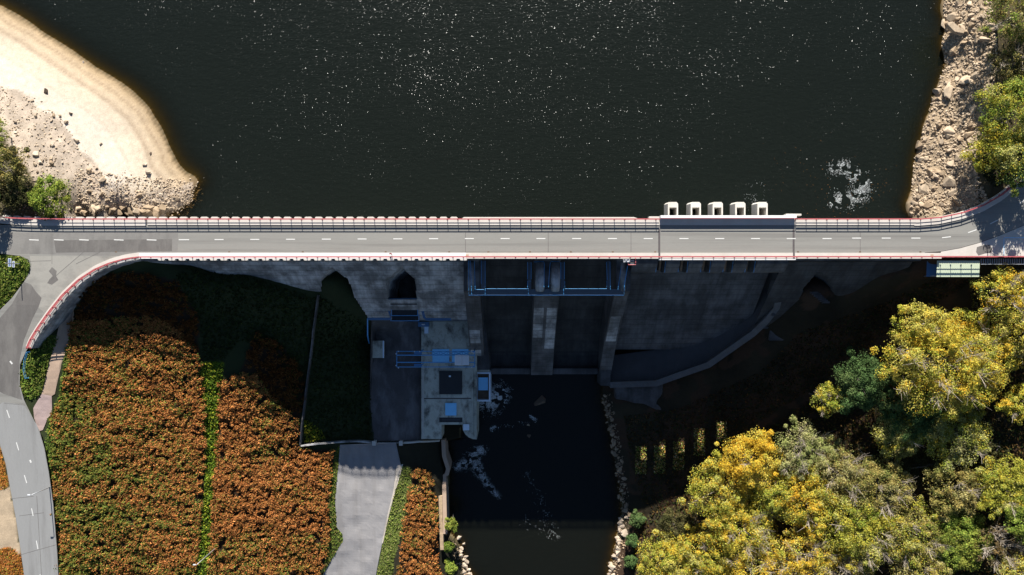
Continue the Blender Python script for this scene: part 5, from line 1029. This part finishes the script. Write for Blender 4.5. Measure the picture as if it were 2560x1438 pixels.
# floating leaves and foam
def flecks(name, label, curve, n, spread, z, m, smin, smax, cat='foam'):
    pts = np.array(curve, float); seg = RNG.integers(0, len(pts) - 1, n); t = RNG.random(n); wgt = pts[seg, 2] * (1 - t) + pts[seg + 1, 2] * t
    px = pts[seg, 0] * (1 - t) + pts[seg + 1, 0] * t + RNG.normal(0, 1, n) * spread * wgt; py = pts[seg, 1] * (1 - t) + pts[seg + 1, 1] * t + RNG.normal(0, 1, n) * spread * wgt
    x, y = PX(px, py, z); s = smin + (smax - smin) * RNG.random(n) ** 2; tx = pts[seg + 1, 0] - pts[seg, 0]; ty = -(pts[seg + 1, 1] - pts[seg, 1]); an = np.arctan2(ty, tx) + (fbm(x, y, 1.8, 61, 2) - .5) * 5; dx, dy = np.cos(an), np.sin(an); e = RNG.uniform(.10, .32, n)
    kp = fbm(x * 1.3, y * 1.3, 1.3, 91, 3) > (.45 if cat == 'foam' else 0); x, y, s, dx, dy, e = x[kp], y[kp], s[kp], dx[kp], dy[kp], e[kp]; n = len(x)
    zz = z + .015 + RNG.random(n) * .05; V = np.empty((n, 4, 3))
    V[:, 0] = np.c_[x - dx * s, y - dy * s, zz]; V[:, 1] = np.c_[x + dy * s * e, y - dx * s * e, zz]; V[:, 2] = np.c_[x + dx * s, y + dy * s, zz]; V[:, 3] = np.c_[x - dy * s * e, y + dx * s * e, zz]
    return tag(link(name, npmesh(name, V.reshape(-1, 3), np.arange(n * 4).reshape(-1, 4)), m), label, cat, kind='stuff')
flecks('foam', 'white hook shaped foam swirl on the lake near the right bank', [(2080, 425, .7), (2108, 412, .8), (2130, 440, 1), (2158, 445, .8), (2160, 470, 1.2), (2150, 490, 1.3), (2125, 500, 1.2), (2095, 495, .9), (2082, 512, .5)], 6500, 10.0, WL, M['foam'], .02, .13)
flecks('foam', 'thin foam specks on the lake left of the intake piers', [(1870, 500, 1), (1900, 470, 1.5)], 110, 10, WL, M['foam'], .03, .12)
M['litter'] = grain('orange_leaf', (.40, .17, .04), .8, .2, 2, 9)
flecks('floating_leaves', 'orange leaves drifting on the lake around the foam swirl', [(1960, 430, 2.5), (2060, 470, 2), (2150, 500, 1.6), (2240, 470, 1.2)], 170, 26, WL, M['litter'], .05, .13, 'leaves')
flecks('foam', 'churning white water beside the outlet basin', [(1205, 1012, .8), (1235, 990, 1.2), (1258, 985, .9), (1225, 1020, 1)], 14000, 11, RL, M['foam'], .02, .15)
flecks('foam', 'streaks of foam below the powerhouse draft tube', [(1140, 1168, .5), (1165, 1160, .8), (1185, 1140, .9), (1205, 1120, .7), (1190, 1165, 1), (1210, 1200, .6), (1245, 1240, .4)], 9000, 9, RL, M['foam'], .02, .14)
flecks('foam', 'sparse foam line drifting down the middle of the river', [(1310, 1180, .5), (1340, 1230, .6), (1375, 1310, .8), (1395, 1340, .8), (1300, 1300, 1)], 420, 10, RL, M['foam'], .03, .15)
flecks('foam', 'small foam patch around the pale rock tip in the river', [(1325, 1040, .4), (1340, 1050, .4), (1225, 1075, .5), (1240, 1065, .4)], 400, 6, RL, M['foam'], .03, .2)
